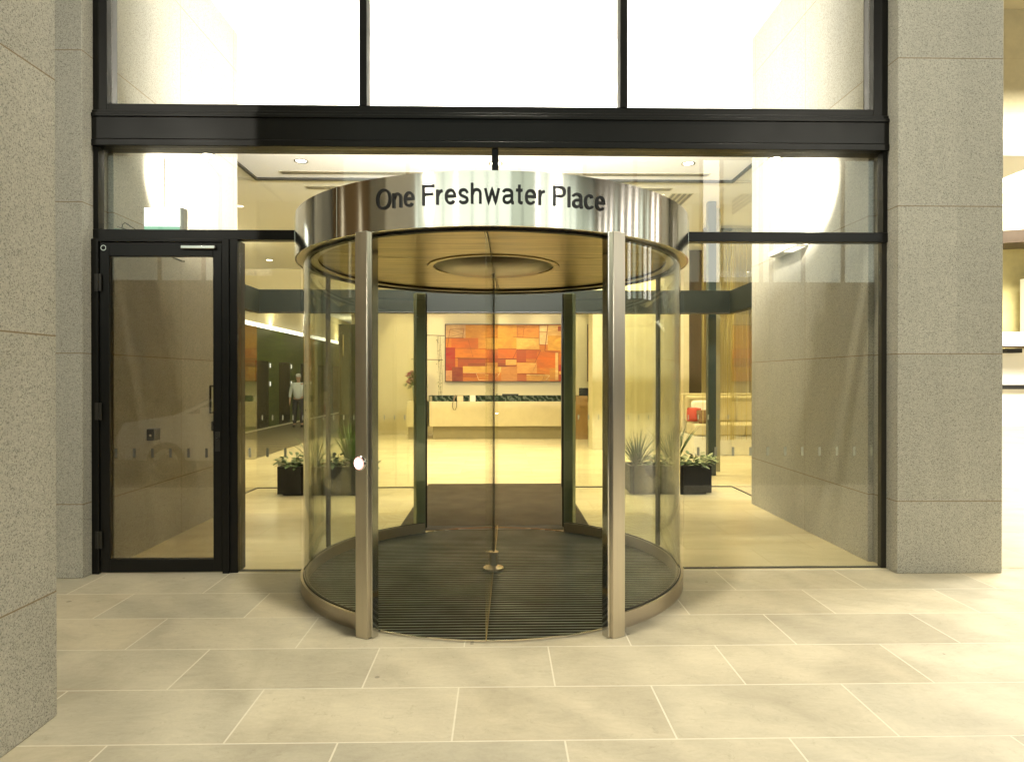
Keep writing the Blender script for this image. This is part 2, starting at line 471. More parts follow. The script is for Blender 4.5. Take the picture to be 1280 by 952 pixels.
tg_ = empty('transom_glazing', (0, 0, ZBAR0), 'transom glass strip under the lintel with black bar and one short mullion above the canopy', 'window')
mb = MB()
under(tg_, boxobj('transom_bar', M['blacksteel'], (-3.279, -1.575, -.035, .06, ZBAR0, ZBAR1), bevel=.003)); under(tg_, boxobj('transom_bar', M['blacksteel'], (1.575, 3.307, -.035, .06, ZBAR0, ZBAR1), bevel=.003))
for a, b in ((-3.279, -3.238), (3.268, 3.307)): under(tg_, boxobj('edge_frame', M['blacksteel'], (a, b, -.03, .055, ZBAR1 + .001, ZL0), bevel=.003))
under(tg_, boxobj('mullion', M['blacksteel'], (-.012, .042, -.03, .05, ZT + .03, ZL0 - .001)))
under(tg_, boxobj('glass_pane', M['glass'], (-3.238, -.013, .008, .02, ZBAR1 + .001, ZL0 - .001)))
under(tg_, boxobj('glass_pane', M['glass'], (.043, 3.268, .008, .02, ZBAR1 + .001, ZL0 - .001)))

def dots(mb, xs, y, z, w=.02, h=.075, axis='x'):
    for x in xs:
        if axis == 'x': mb.box(x - w / 2, x + w / 2, y - .0015, y, z - h / 2, z + h / 2)
        else: mb.box(y - .0015, y, x - w / 2, x + w / 2, z - h / 2, z + h / 2)
def marks(root, xs, y, z, w=.02, h=.075, mat=None):
    first = None
    for x in xs:
        if first is None:
            mb = MB(); mb.box(-w / 2, w / 2, -.0015, 0, -h / 2, h / 2); o = first = mb.build('frosted_mark', mat or M['dot'])
        else:
            o = first.copy(); COL.objects.link(o)
        o.parent = root; o.location = Vector((x, y, z)) - Vector(root.location)
def frange(a, b, s):
    r = []; x = a
    while x < b: r.append(x); x += s
    return r
# side bays
gp = empty('fixed_glass_panel', (-1.85, 0, 0), 'narrow clear glass panel between the black door and the revolving door', 'glass panel')
under(gp, boxobj('glass_pane', M['glass'], (-2.10, -1.60, .0, .012, .012, ZBAR0 - .002)))
marks(gp, frange(-2.02, -1.62, .147), -.001, .985)
mb = MB(); mb.box(-2.10, -1.60, -.012, .024, -.001, .011); under(gp, mb.build('floor_channel', M['darksteel']))
gp = empty('fixed_glass_panel', (2.4, 0, 0), 'wide clear glass panel between the revolving door and the far granite pier', 'glass panel')
under(gp, boxobj('glass_pane', M['glass'], (1.60, 3.262, .0, .012, .012, ZBAR0 - .002)))
marks(gp, frange(1.72, 3.25, .147), -.001, .985)
mb = MB(); mb.box(1.60, 3.262, -.012, .024, -.001, .011); mb.box(3.264, 3.307, -.02, .03, 0, ZBAR0 - .002); under(gp, mb.build('floor_channel', M['darksteel']))

# black framed door
dr = empty('glass_door', (-2.7, 0, 0), 'black metal framed glass door, closed, with reflections of a parked car in it', 'door')
mb = MB()
mb.box(-3.279, -3.222, -.06, .07, 0, ZBAR0 - .002); mb.box(-2.222, -2.165, -.06, .07, 0, ZBAR0 - .002); mb.box(-3.222, -2.222, -.06, .07, 2.715, ZBAR0 - .002)
mb.box(-2.165, -2.102, -.045, .12, 0, ZBAR0 - .002)
under(dr, mb.build('door_frame', M['blacksteel'], bevel=.003))
mb = MB()
mb.box(-3.216, -3.142, -.045, .01, .012, 2.71); mb.box(-2.300, -2.228, -.045, .01, .012, 2.71)
mb.box(-3.142, -2.300, -.045, .01, .012, .115); mb.box(-3.142, -2.300, -.045, .01, 2.600, 2.71)
under(dr, mb.build('door_leaf', M['blacksteel'], bevel=.003))
under(dr, boxobj('glass_pane', M['doorglass'], (-3.142, -2.300, -.022, -.012, .115, 2.600)))
marks(dr, frange(-3.10, -2.30, .147), -.023, .985, mat=plain('dark vinyl marks', (.08, .075, .06), .6))
for z in (.28, 1.33, 2.38):
    mb = MB(); mb.tube([(-3.222, -.066, z - .07), (-3.222, -.066, z + .07)], .007, 10); mb.box(-3.25, -3.195, -.064, -.058, z - .07, z + .07)
    under(dr, mb.build('hinge', M['darksteel']))
cl = boxobj('door_closer', M['chrome'], (-2.55, -2.27, -.078, -.047, 2.655, 2.685), bevel=.006); under(dr, cl)
mb = MB(); mb.tube([(-2.66, .02, 2.60), (-2.60, .06, 2.575), (-2.57, .03, 2.57)], .007, 8); under(dr, mb.build('closer_arm', M['chrome']))
mb = MB(); mb.box(-2.285, -2.245, -.05, -.045, 1.0, 1.16); mb.tube([(-2.265, -.05, 1.1), (-2.265, -.075, 1.1)], .012, 10)
under(dr, mb.build('lock', M['darksteel']))
mb = MB(); mb.lathe([(.022, 0), (.022, .004), (.018, .004), (.018, 0)], n=24)
o = mb.build('round_badge', M['chrome']); o.rotation_euler = (PI / 2, 0, 0); o.location = (-3.185, -.0455, 2.665); under(dr, o)

# things on the transom bar
ex = empty('exit_light', (-2.84, .27, ZBAR1), 'glowing white exit light box with pale green lower edge behind the transom', 'sign')
for nm, mt, dm in (('light_face', emis('exit light face', (.95, 1., .93), 3.2), (-3.0, -2.70, .22, .225, 2.905, 3.06)),
                   ('green_band', emis('exit light green band', (.38, .75, .5), .9), (-3.0, -2.70, .22, .225, 2.865, 2.9045)),
                   ('housing', M['white'], (-3.005, -2.668, .2255, .30, 2.86, 3.065)),
                   ('hanger', M['white'], (-2.852, -2.842, .255, .265, 3.066, 3.50))):
    under(ex, boxobj(nm, mt, dm))
dv = empty('cable_device', (-3.1, .05, ZBAR1), 'small grey green sensor with a black looped cable on the transom bar', 'sensor')
mb = MB(); mb.box(-3.17, -3.05, .062, .11, 2.79, 2.845, rot=Matrix.Rotation(.12, 3, 'Y'), piv=(-3.1, .08, 2.82)); under(dv, mb.build('sensor_body', plain('grey green plastic', (.2, .33, .27), .4), bevel=.008))
mb = MB(); mb.tube([(-3.11, .08, 2.85), (-3.105, .08, 2.885), (-3.085, .08, 2.90), (-3.06, .08, 2.885), (-2.99, .08, 2.84), (-2.96, .08, 2.80)], .004, 8); under(dv, mb.build('cable', M['rubber']))
mb = MB(); mb.tube([(-3.14, .07, 2.865), (-3.02, .07, 2.83)], .005, 6); under(dv, mb.build('bracket', M['chrome']))
# fittings on the granite walls
wb = empty('wall_light_box', (XR, 1.6, 3.0), 'small white light box fixed flat to the granite under the bar', 'light')
under(wb, boxobj('housing', M['white'], (3.13, XR - .001, 1.25, 1.95, 2.98, 3.04), bevel=.004))
under(wb, boxobj('diffuser', emis('warm diffuser', (1, .93, .75), 1.6), (3.15, 3.245, 1.3, 1.6, 2.972, 2.979)))
bx = empty('intercom_box', (XL, .75, 1.08), 'small dark grey box fixed to the granite behind the door glass', 'intercom')
under(bx, boxobj('housing', plain('dark grey plastic', (.03, .03, .03), .4), (XL + .001, XL + .075, .67, .78, 1.02, 1.13), bevel=.006))
under(bx, boxobj('button', M['chrome'], (XL + .03, XL + .05, .664, .669, 1.06, 1.08)))
nt_ = empty('wall_panel', (XL, 2.12, 1.35), 'framed control panel with a green spot on the granite behind the door', 'control panel')
under(nt_, boxobj('panel_frame', M['rubber'], (XL + .001, XL + .012, 1.98, 2.28, 1.2, 1.52)))
under(nt_, boxobj('panel_face', plain('pale panel', (.42, .42, .3), .5), (XL + .013, XL + .017, 2.0, 2.26, 1.22, 1.50)))
under(nt_, boxobj('green_mark', emis('green mark', (.1, .5, .12), .5), (XL + .018, XL + .02, 2.07, 2.13, 1.33, 1.40)))
sw = boxobj('wall_switch', plain('dark switch', (.03, .028, .025), .4), (XL + .001, XL + .03, 2.02, 2.1, 1.0, 1.11), bevel=.004)
tag(sw, 'little dark switch under the framed control panel', 'switch')

# ------------------------------------------------------------------ revolving door
rd = empty('revolving_door', (0, 0, 0), 'round revolving door with brushed steel canopy lettered One Freshwater Place', 'revolving door')
A = math.radians
mb = MB(); mb.arc(RC - .012, RC, 0, 2 * PI, ZB, ZT, 128)
mb.build('canopy_band', M['steelband'], rd)
mb = MB(); mb.arc(1.40, RC - .012, 0, 2 * PI, ZB + .004, ZB + .012, 128); mb.arc(RG - .05, RG - .012, 0, 2 * PI, ZB - .012, ZB + .003, 128, mi=1)
mb.build('canopy_rim', [M['steelrail'], M['rubber']], rd)
mb = MB(); mb.arc(.001, RC - .014, 0, 2 * PI, ZT - .03, ZT - .02, 96)
mb.build('canopy_top', M['darksteel'], rd)
mb = MB()
# ceiling disc of the drum, in sectors with fine gaps
seams = [A(-92), A(-28), A(28), A(88), A(152), A(208), A(268)]
for a0, a1 in zip(seams[:-1], seams[1:]):
    mb.arc(.55, 1.398, a0 + .0028, a1 - .0028, ZB + .028, ZB + .04, 24)
mb.arc(.50, .545, 0, 2 * PI, ZB + .02, ZB + .04, 64)
mb.build('drum_ceiling', M['drumceil'], rd)
mb = MB(); mb.arc(.0, 1.40, 0, 2 * PI, ZB + .042, ZB + .05, 64); mb.build('ceiling_backing', M['rubber'], rd)
mb = MB(); mb.lathe([(.0, -.035), (.20, -.03), (.40, -.012), (.495, .022)], (0, 0, ZB + .005), 64); mb.build('hub_dish', plain('dark brass dish', (.05, .036, .014), .3, .5, .3, 2.), rd)
# glass enclosure: angles of the posts
pf, pb = A(60.5), A(63)        # from the x axis
aL = (PI + pf + .035, PI - pb - .035); aR = (-pf - .035, pb + .035)
aL = (PI + pf - .035, PI - pb + .035); aR = (-pf + .035, pb - .035)
for a0, a1 in (aL, aR):
    mb = MB(); mb.arc(RG - .012, RG, a0, a1, .10, ZB + .003, 64); mb.build('curved_glass', M['glassgreen'], rd)
    mb = MB(); mb.arc(RG - .028, RG + .022, a0, a1, 0.0, .10, 64); mb.build('base_rail', M['steelrail'], rd)
    mb = MB(); mb.arc(RG - .016, RG + .004, a0, a1, .10, .106, 64); mb.build('glass_gasket', M['rubber'], rd)
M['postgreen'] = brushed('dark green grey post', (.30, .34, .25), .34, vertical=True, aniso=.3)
def post(cx, cy, ang, w, d, front):
    mb = MB(); mb.rbox(cx, cy, ang, w, d, 0, ZB - .001)
    p = mb.build('post', M['steelpost' if front else 'postgreen'], rd, bevel=.004)
    # edge channel that seals against the wings
    s = -1 if cx > 0 else 1
    c, q = math.cos(ang), math.sin(ang)
    ox, oy = s * (w / 2 + .012), (.0)
    mb = MB(); mb.rbox(cx + ox * c - oy * q, cy + ox * q + oy * c, ang, .022, d * .55, .004, ZB - .002)
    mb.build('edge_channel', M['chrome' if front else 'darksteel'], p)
    return p
fpL = post(-.776, -1.365, A(-29), .095, .10, True)
fpR = post(.765, -1.385, A(29), .095, .10, True)
post(-.80, 1.50, A(27), .105, .09, False)
post(.80, 1.50, A(-27), .105, .09, False)
# push button on the front post
mb = MB(); mb.lathe([(.0, 0), (.045, .0), (.048, .012), (.040, .020)], n=32); mb.lathe([(.040, .020), (.036, .024), (.0, .025)], n=32, mi=1)
o = mb.build('push_button', [M['chrome'], emis('lit button', (1, .55, .45), 1.5)], fpL)
o.rotation_euler = (PI / 2, 0, A(-29)); o.location = (-.80, -1.412, 1.08)
mb = MB(); mb.lathe([(.030, .0255), (.0, .028)], n=24)
q = mb.build('lit_face', emis('white lit button', (1, .95, .92), 6), o)
# end jambs where the drum meets the facade glass
for sx in (-1, 1):
    a = 0 if sx > 0 else PI
    mb = MB(); mb.rbox(sx * 1.548, .02, 0, .03, .05, .0, ZB + .02); mb.build('side_jamb', M['chrome'], rd)
    mb = MB(); mb.rbox(sx * 1.478, .40, A(15) * sx, .02, .05, .10, ZB + .02); mb.build('inner_jamb', M['darksteel'], rd)
# shaft, pivot, wings
mb = MB(); mb.lathe([(.0, .0), (.085, .0), (.085, .012), (.05, .018), (.034, .03), (.034, .13), (.042, .135), (.042, .143), (.0, .145)], (0, 0, .012), 32)
mb.build('floor_pivot', M['steelrail'], rd)
mb = MB(); mb.tube([(0, 0, .15), (0, 0, ZB - .02)], .010, 12); mb.build('centre_shaft', M['darksteel'], rd)
for k in range(2):
    w = empty('door_wing', (0, 0, 0), rz=A(88.8 + 180 * k)); w.parent = rd
    mb = MB(); mb.box(.02, RG - .045, -.005, .005, .045, ZB - .02); mb.build('wing_glass', M['glasswing'], w)
    mb = MB(); mb.box(.09, RG - .05, -.003, .003, .0135, .044); mb.build('brush_strip', plain('brass brush', (.5, .38, .18), .4, .8), w)
    mb = MB(); mb.box(.40, RG - .13, -.003, .003, ZB + .012, ZB + .027); mb.build('top_track', M['rubber'], w)
# lettering, bent round the band
def lettering():
    """a plain grotesque drawn from strokes of even weight, bent round the band; unit = cap height"""
    W = .124; h = W / 2; X = .73            # stroke weight, x-height
    def ell(cx, cy, rx, ry, a0, a1, n=28, p=2.25):
        out = []
        for i in range(n + 1):
            t = math.radians(a0 + (a1 - a0) * i / n); c, q = math.cos(t), math.sin(t)
            out.append((cx + rx * math.copysign(abs(c) ** (2 / p), c), cy + ry * math.copysign(abs(q) ** (2 / p), q)))
        return out
    xm = X / 2
    G = {
     'O': (.78, [ell(.39, .5, .39 - h + .02, .5 - h + .015, 90, 450, 56)]),
     'F': (.57, [[(h, 0), (h, 1)], [(h * .6, 1 - h), (.57, 1 - h)], [(h * .9, .535), (.51, .535)]]),
     'P': (.62, [[(h, 0), (h, 1)], [(h * .6, 1 - h), (.36, 1 - h)] + ell(.36, .72, .26 - h, .28 - h, 90, -90, 20)[1:] + [(h * .9, .44 + h)]]),
     'n': (.50, [[(h, 0), (h, X)], [(h * 1.2, X * .62)] + ell(.265, .46, .235 - h, .27 - h + .01, 160, 0, 18) + [(.50 - h, 0)]]),
     'h': (.50, [[(h, 0), (h, 1)], [(h * 1.2, X * .62)] + ell(.265, .46, .235 - h, .27 - h + .01, 160, 0, 18) + [(.50 - h, 0)]]),
     'r': (.31, [[(h, 0), (h, X)], [(h * 1.2, X * .58)] + ell(.31, .42, .31 - h * 1.4, .31 - h, 165, 92, 10)]),
     'l': (.135, [[(h, 0), (h, 1)]]),
     't': (.31, [[(.155, .93), (.155, .15)] + ell(.27, .16, .115, .16 - h, 180, 262, 8)[1:] + [(.31, h * .9)], [(0, X - h * .9), (.155 - h, X - h * .9)], [(.155 + h, X - h * .9), (.30, X - h * .9)]]),
     'e': (.53, [[(h * 1.6, xm + .02), (.53 - h, xm + .02)] + ell(.265, xm, .265 - h, xm - h + .01, 4, 322, 44)[0:]]),
     'c': (.50, [ell(.265, xm, .265 - h, xm - h + .01, 38, 322, 36)]),
     's': (.47, [[(.42, .53)] + ell(.235, .53, .235 - h * 1.25, .20 - h + .01, 20, 235, 20) + [(.30, .33)] + ell(.235, .20, .235 - h, .20 - h + .01, 50, -160, 20)[2:] ]),
     'a': (.52, [ell(.235, .50, .20, .23 - h + .01, 160, 0, 20) + [(.435, .12), (.47, h * .85), (.53, h * .9)], [(.435, .42)] + [(.36, .40)] + ell(.215, .215, .215 - h, .215 - h + .01, 95, 290, 22) + [(.37, .12), (.42, .2)]]),
     'w': (.74, [[(h, X), (.21, h * .7), (.37, X - .04), (.53, h * .7), (.74 - h, X)]]),
    }
    mb = MB(); x = 0.; cap = .122; adv = {}
    text = 'One Freshwater Place'
    total = sum((.30 if ch == ' ' else G[ch][0] + .105) for ch in text) - .105
    S = 1.455 / total / 1.0
    z0 = 2.632
    lay = 0
    for ch in text:
        if ch == ' ': x += .30; continue
        wd, strokes = G[ch]
        for st in strokes:
            lay = (lay + 1) % 4
            closed = (Vector(st[0]) - Vector(st[-1])).length < 1e-4
            # dense resample so that long strokes follow the curve
            pts = [Vector(st[0])]
            for q in st[1:]:
                q = Vector(q); d = (q - pts[-1]).length
                if d < 1e-5: continue
                n = max(1, int(d / .12)); a0 = pts[-1].copy()
                for i in range(1, n + 1): pts.append(a0.lerp(q, i / n))
            if closed: pts = pts[:-1]
            n = len(pts); Ls = []; Rs = []
            for i, p in enumerate(pts):
                pa = pts[(i - 1) % n] if (closed or i > 0) else None
                pb = pts[(i + 1) % n] if (closed or i < n - 1) else None
                d1 = (p - pa).normalized() if pa is not None else None
                d2 = (pb - p).normalized() if pb is not None else None
                if d1 is None: d1 = d2
                if d2 is None: d2 = d1
                t = d1 + d2; t = t.normalized() if t.length > 1e-6 else d1
                m = Vector((-t.y, t.x)); k = 1 / max(.45, m.dot(Vector((-d1.y, d1.x))))
                Ls.append(p + m * h * k); Rs.append(p - m * h * k)
            def P3(v, up):
                ang = ((x + v.x) - total / 2) * S / RC
                r = RC + (.0075 + lay * .0004 if up else .0006)
                return (math.sin(ang) * r, -math.cos(ang) * r, z0 + v.y * cap)
            V = []
            for a_, b_ in zip(Ls, Rs): V += [P3(a_, 1), P3(b_, 1), P3(b_, 0), P3(a_, 0)]
            F = []
            for i in range(n if closed else n - 1):
                b0 = i * 4; e0 = ((i + 1) % n) * 4
                F += [(b0, e0, e0 + 1, b0 + 1), (b0 + 1, e0 + 1, e0 + 2, b0 + 2), (b0 + 3, b0, e0, e0 + 3) if False else (b0, b0 + 3, e0 + 3, e0)]
            if not closed: F += [(0, 1, 2, 3), (n * 4 - 4, n * 4 - 1, n * 4 - 2, n * 4 - 3)]
            mb.add(V, F)
        x += wd + .105
    mb.build('lettering', M['letter'], rd)
lettering()
for dg_ in (-39.5, 39.5, -72, 74):
    q = A(dg_); mb = MB(); mb.arc(RC - .002, RC + .0012, -PI / 2 + q - .0016, -PI / 2 + q + .0016, ZB + .002, ZT - .002, 2)
    mb.build('panel_seam', M['chrome'], rd)

def ribs(mb, y0, y1, xr, pitch=.046, w=.009, z0=.006, z1=.0105):
    y = y0
    while y < y1:
        a, b = xr(y)
        if b - a > .05: mb.box(a, b, y - w / 2, y + w / 2, z0, z1)
        y += pitch
ma = empty('round_entrance_mat', (0, 0, 0), 'round ribbed entrance mat inside the revolving door drum', 'mat')
mb = MB(); mb.arc(.0, RG - .03, 0, 2 * PI, .001, .006, 96); mb.build('carpet_base', M['matdark'], ma)
mb = MB(); ribs(mb, -RG + .04, RG - .04, lambda y: (-math.sqrt(max(0, (RG - .034) ** 2 - y * y)), math.sqrt(max(0, (RG - .034) ** 2 - y * y))), z1=.010)
mb.build('metal_ribs', plain('dull aluminium rib', (.32, .34, .31), .32, .8, .85, 2.2), ma)
mb = MB()
mb.box(-.004, .004, -1.47, 1.47, .0101, .0125, rot=Matrix.Rotation(A(-1.2), 3, 'Z'), piv=(0, 0, 0))
mb.build('joint_strip', plain('brass joint', (.55, .42, .2), .3, 1.), ma)
for q0, q1 in ((62, 118), (-118, -62)):
    mb = MB(); mb.arc(RG - .030, RG - .018, A(q0), A(q1), .001, .013, 24); mb.build('edge_strip', M['chrome'], ma)
mm = empty('lobby_mat', (0, 2.9, 0), 'rectangular ribbed mat running from the revolving door into the lobby', 'mat')
mb = MB(); mb.box(-1.02, 1.02, 1.40, 4.38, .005, .009); under(mm, mb.build('carpet_base', plain('brown mat base', (.028, .023, .016), .85, var=.5, nscale=80)))
mb = MB(); ribs(mb, 1.62, 4.36, lambda y: (-1.01, 1.01), w=.008, z0=.009, z1=.013)
under(mm, mb.build('metal_ribs', plain('brown aluminium rib', (.20, .165, .11), .4, .7, .6, 3.)))

# ------------------------------------------------------------------ inner glass screen
ig = empty('inner_glass_screen', (0, YI, 0), 'inner glass screen with a dark green beam around the vestibule', 'glass screen')
mb = MB()
mb.box(-XI - .03, XI + .03, YI - .06, YI + .12, 2.55, 2.88)
mb.box(-XI - .06, -XI + .06, YB + .16, YI - .062, 2.55, 2.88); mb.box(XI - .06, XI + .06, YB + .16, YI - .062, 2.55, 2.88)
under(ig, mb.build('green_beam', M['greenbeam'], bevel=.004))
mb = MB(); mb.box(-XI, XI, YI - .062, YI - .0605, 2.550, 2.562); mb.box(-XI - .02, XI + .02, YI - .03, YI + .03, ZV - .03, ZV - .001)
mb.box(-XI - .02, -XI + .02, YB + .16, YI - .032, ZV - .03, ZV - .001); mb.box(XI - .02, XI + .02, YB + .16, YI - .032, ZV - .03, ZV - .001)
for a, b in ((-XI, -1.03), (.97, XI)): mb.box(a, b, YI - .008, YI + .018, .004, .016)
for x in (-XI, XI): mb.box(x - .01, x + .01, YB, YI, .004, .016)
under(ig, mb.build('channel_frame', M['darksteel']))
for a, b in ((-XI, -1.04), (.98, XI)):
    under(ig, boxobj('glass_pane', M['glass'], (a, b, YI, YI + .01, .016, 2.549)))
    marks(ig, frange(a + .08, b - .02, .147), YI - .001, 1.03, .018, .07)
under(ig, boxobj('upper_glass', M['glass'], (-XI, XI, YI, YI + .01, 2.881, ZV - .03)))
for x in (-XI, XI):
    under(ig, boxobj('glass_pane', M['glass'], (x - .005, x + .005, YB + .01, YI - .001, .016, 2.549)))
    under(ig, boxobj('upper_glass', M['glass'], (x - .005, x + .005, YB + .15, YI - .001, 2.881, ZV - .03)))
for a in (-1.04, .955): under(ig, boxobj('door_jamb', M['darksteel'], (a, a + .025, YI - .03, YI + .04, .004, 2.549)))
# ceiling slots over the vestibule
def slot_grille(x0, x1, y0, y1, z, label, n=4, along='x'):
    e = empty('ceiling_grille', ((x0 + x1) / 2, (y0 + y1) / 2, z), label, 'air grille')
    mb = MB(); mb.box(x0, x1, y0, y1, z - .004, z - .001); under(e, mb.build('frame', plain('grille frame', (.5, .46, .32), .5)))
    mb = MB()
    for i in range(n):
        if along == 'x':
            w = (y1 - y0) / n; a = y0 + w * (i + .25); mb.box(x0 + .03, x1 - .03, a, a + w * .5, z - .012, z - .005)
        else:
            w = (x1 - x0) / n; a = x0 + w * (i + .25); mb.box(a, a + w * .5, y0 + .03, y1 - .03, z - .012, z - .005)
    under(e, mb.build('slats', plain('grille slat', (.10, .08, .04), .5)))
slot_grille(-3.05, 3.05, 3.72, 3.84, ZV, 'long slot air grille in the white ceiling just inside the inner glass', 2)
slot_grille(-2.9, 2.7, 4.42, 4.56, ZV, 'second long slot air grille beyond the inner glass', 2)
slot_grille(2.75, 3.1, 4.7, 7.2, ZV, 'short slot air grille running away into the lobby by the sofa side', 4, 'y')

# ------------------------------------------------------------------ lobby shell
YW = 13.04
bw = boxobj('back_wall', M['plaster'], (-3.7, 7.36, YW, YW + .2, 0, ZV)); tag(bw, 'cream plaster wall behind the reception desk', 'wall')
mb = MB(); mb.box(-3.7, 7.2, YW - .02, YW - .001, .005, .12); o = mb.build('skirting', M['stonewall']); under(bw, o)
o.matrix_parent_inverse = Matrix.Identity(4)
o = boxobj('stone_wall_block', M['stonewall'], (2.13, 4.30, 9.02, 9.7, .004, ZV)); tag(o, 'cream limestone wall block standing in front of the desk end', 'wall')
o = boxobj('side_wall', M['stonewall'], (7.2, 7.35, 4.3, 13.0, 0, ZV)); tag(o, 'cream wall closing the lobby behind the sofa corner', 'wall')
o = boxobj('side_wall', M['plaster'], (4.19, 7.35, 4.12, 4.3, 0, ZV)); tag(o, 'cream return wall between granite pier and sofa corner', 'wall')
o = boxobj('side_wall', M['plaster'], (-9.0, -4.19, 4.12, 4.3, 0, ZV)); tag(o, 'cream return wall between granite wall and lift wall', 'wall')
o = boxobj('brown_wall_panel', M['bronze'], (4.31, 4.62, 9.15, 9.3, .35, ZV - .01)); tag(o, 'tall dark brown panel standing beside the limestone block', 'wall panel')
# dark portal at the mouth of the corridor
dp = empty('dark_portal', (-3.97, 11.9, 0), 'dark timber portal panel with white pull handle beside the corridor', 'door')
under(dp, boxobj('door_panel', plain('near black timber', (.022, .024, .012), .35, var=.4), (-4.22, -3.705, 11.85, 13.2, .005, 3.03)))
under(dp, boxobj('pull_handle', M['chrome'], (-4.10, -4.07, 11.80, 11.83, 2.2, 2.75)))
o = boxobj('bulkhead', M['plaster'], (-9.0, -3.702, 11.9, 12.1, 3.4, ZV - .002)); tag(o, 'cream bulkhead across the top of the lift corridor', 'bulkhead')
o = boxobj('corridor_wall', M['plaster'], (-4.2, -3.9, 13.25, 30, .01, ZV - .003)); tag(o, 'cream wall along the inner side of the lift corridor', 'wall')
o = boxobj('corridor_end_wall', plain('dark green end wall', (.05, .08, .02), .5), (-9, -3.9, 29.5, 29.7, .01, ZV - .003)); tag(o, 'dark green wall far at the end of the corridor', 'wall')
# lift wall
lw = empty('lift_wall', (-7.5, 15, 0), 'dark green timber lift wall running away under a bright cove', 'wall')
mb = MB(); mb.box(-7.8, -7.5, 5.5, 29.4, .01, 3.20); under(lw, mb.build('timber_panels', M['greenwood']))
under(lw, boxobj('cove_strip', emis('cove light strip', (1, .95, .80), 3.0), (-7.66, -7.53, 5.5, 29.4, 3.201, 3.34)))  # cove lamp raised into view; its glow stands in for the lit wall behind
under(lw, boxobj('cove_back', M['plaster'], (-8.0, -7.83, 5.5, 29.4, .01, ZV - .004)))
under(lw, boxobj('floor_strip', plain('pale floor strip', (.62, .58, .42), .3), (-7.5, -7.29, 5.5, 29.4, .0045, .012)))
mdoor = plain('black lift door', (.008, .008, .006), .25)
for i, y in enumerate((12.4, 14.75, 16.9, 19.3, 21.7, 24.0)):
    d = under(lw, boxobj('lift_door', mdoor, (-7.499, -7.488, y, y + 1.12, .012, 2.15)))
    for z in (1.35, 1.95):
        q = boxobj('call_light', emis('call light %d' % i, (1, .95, .8), 1.2), (-7.487, -7.480, y + 1.22, y + 1.30, z, z + .14)); q.parent = d
        q.matrix_parent_inverse = Matrix.Identity(4)

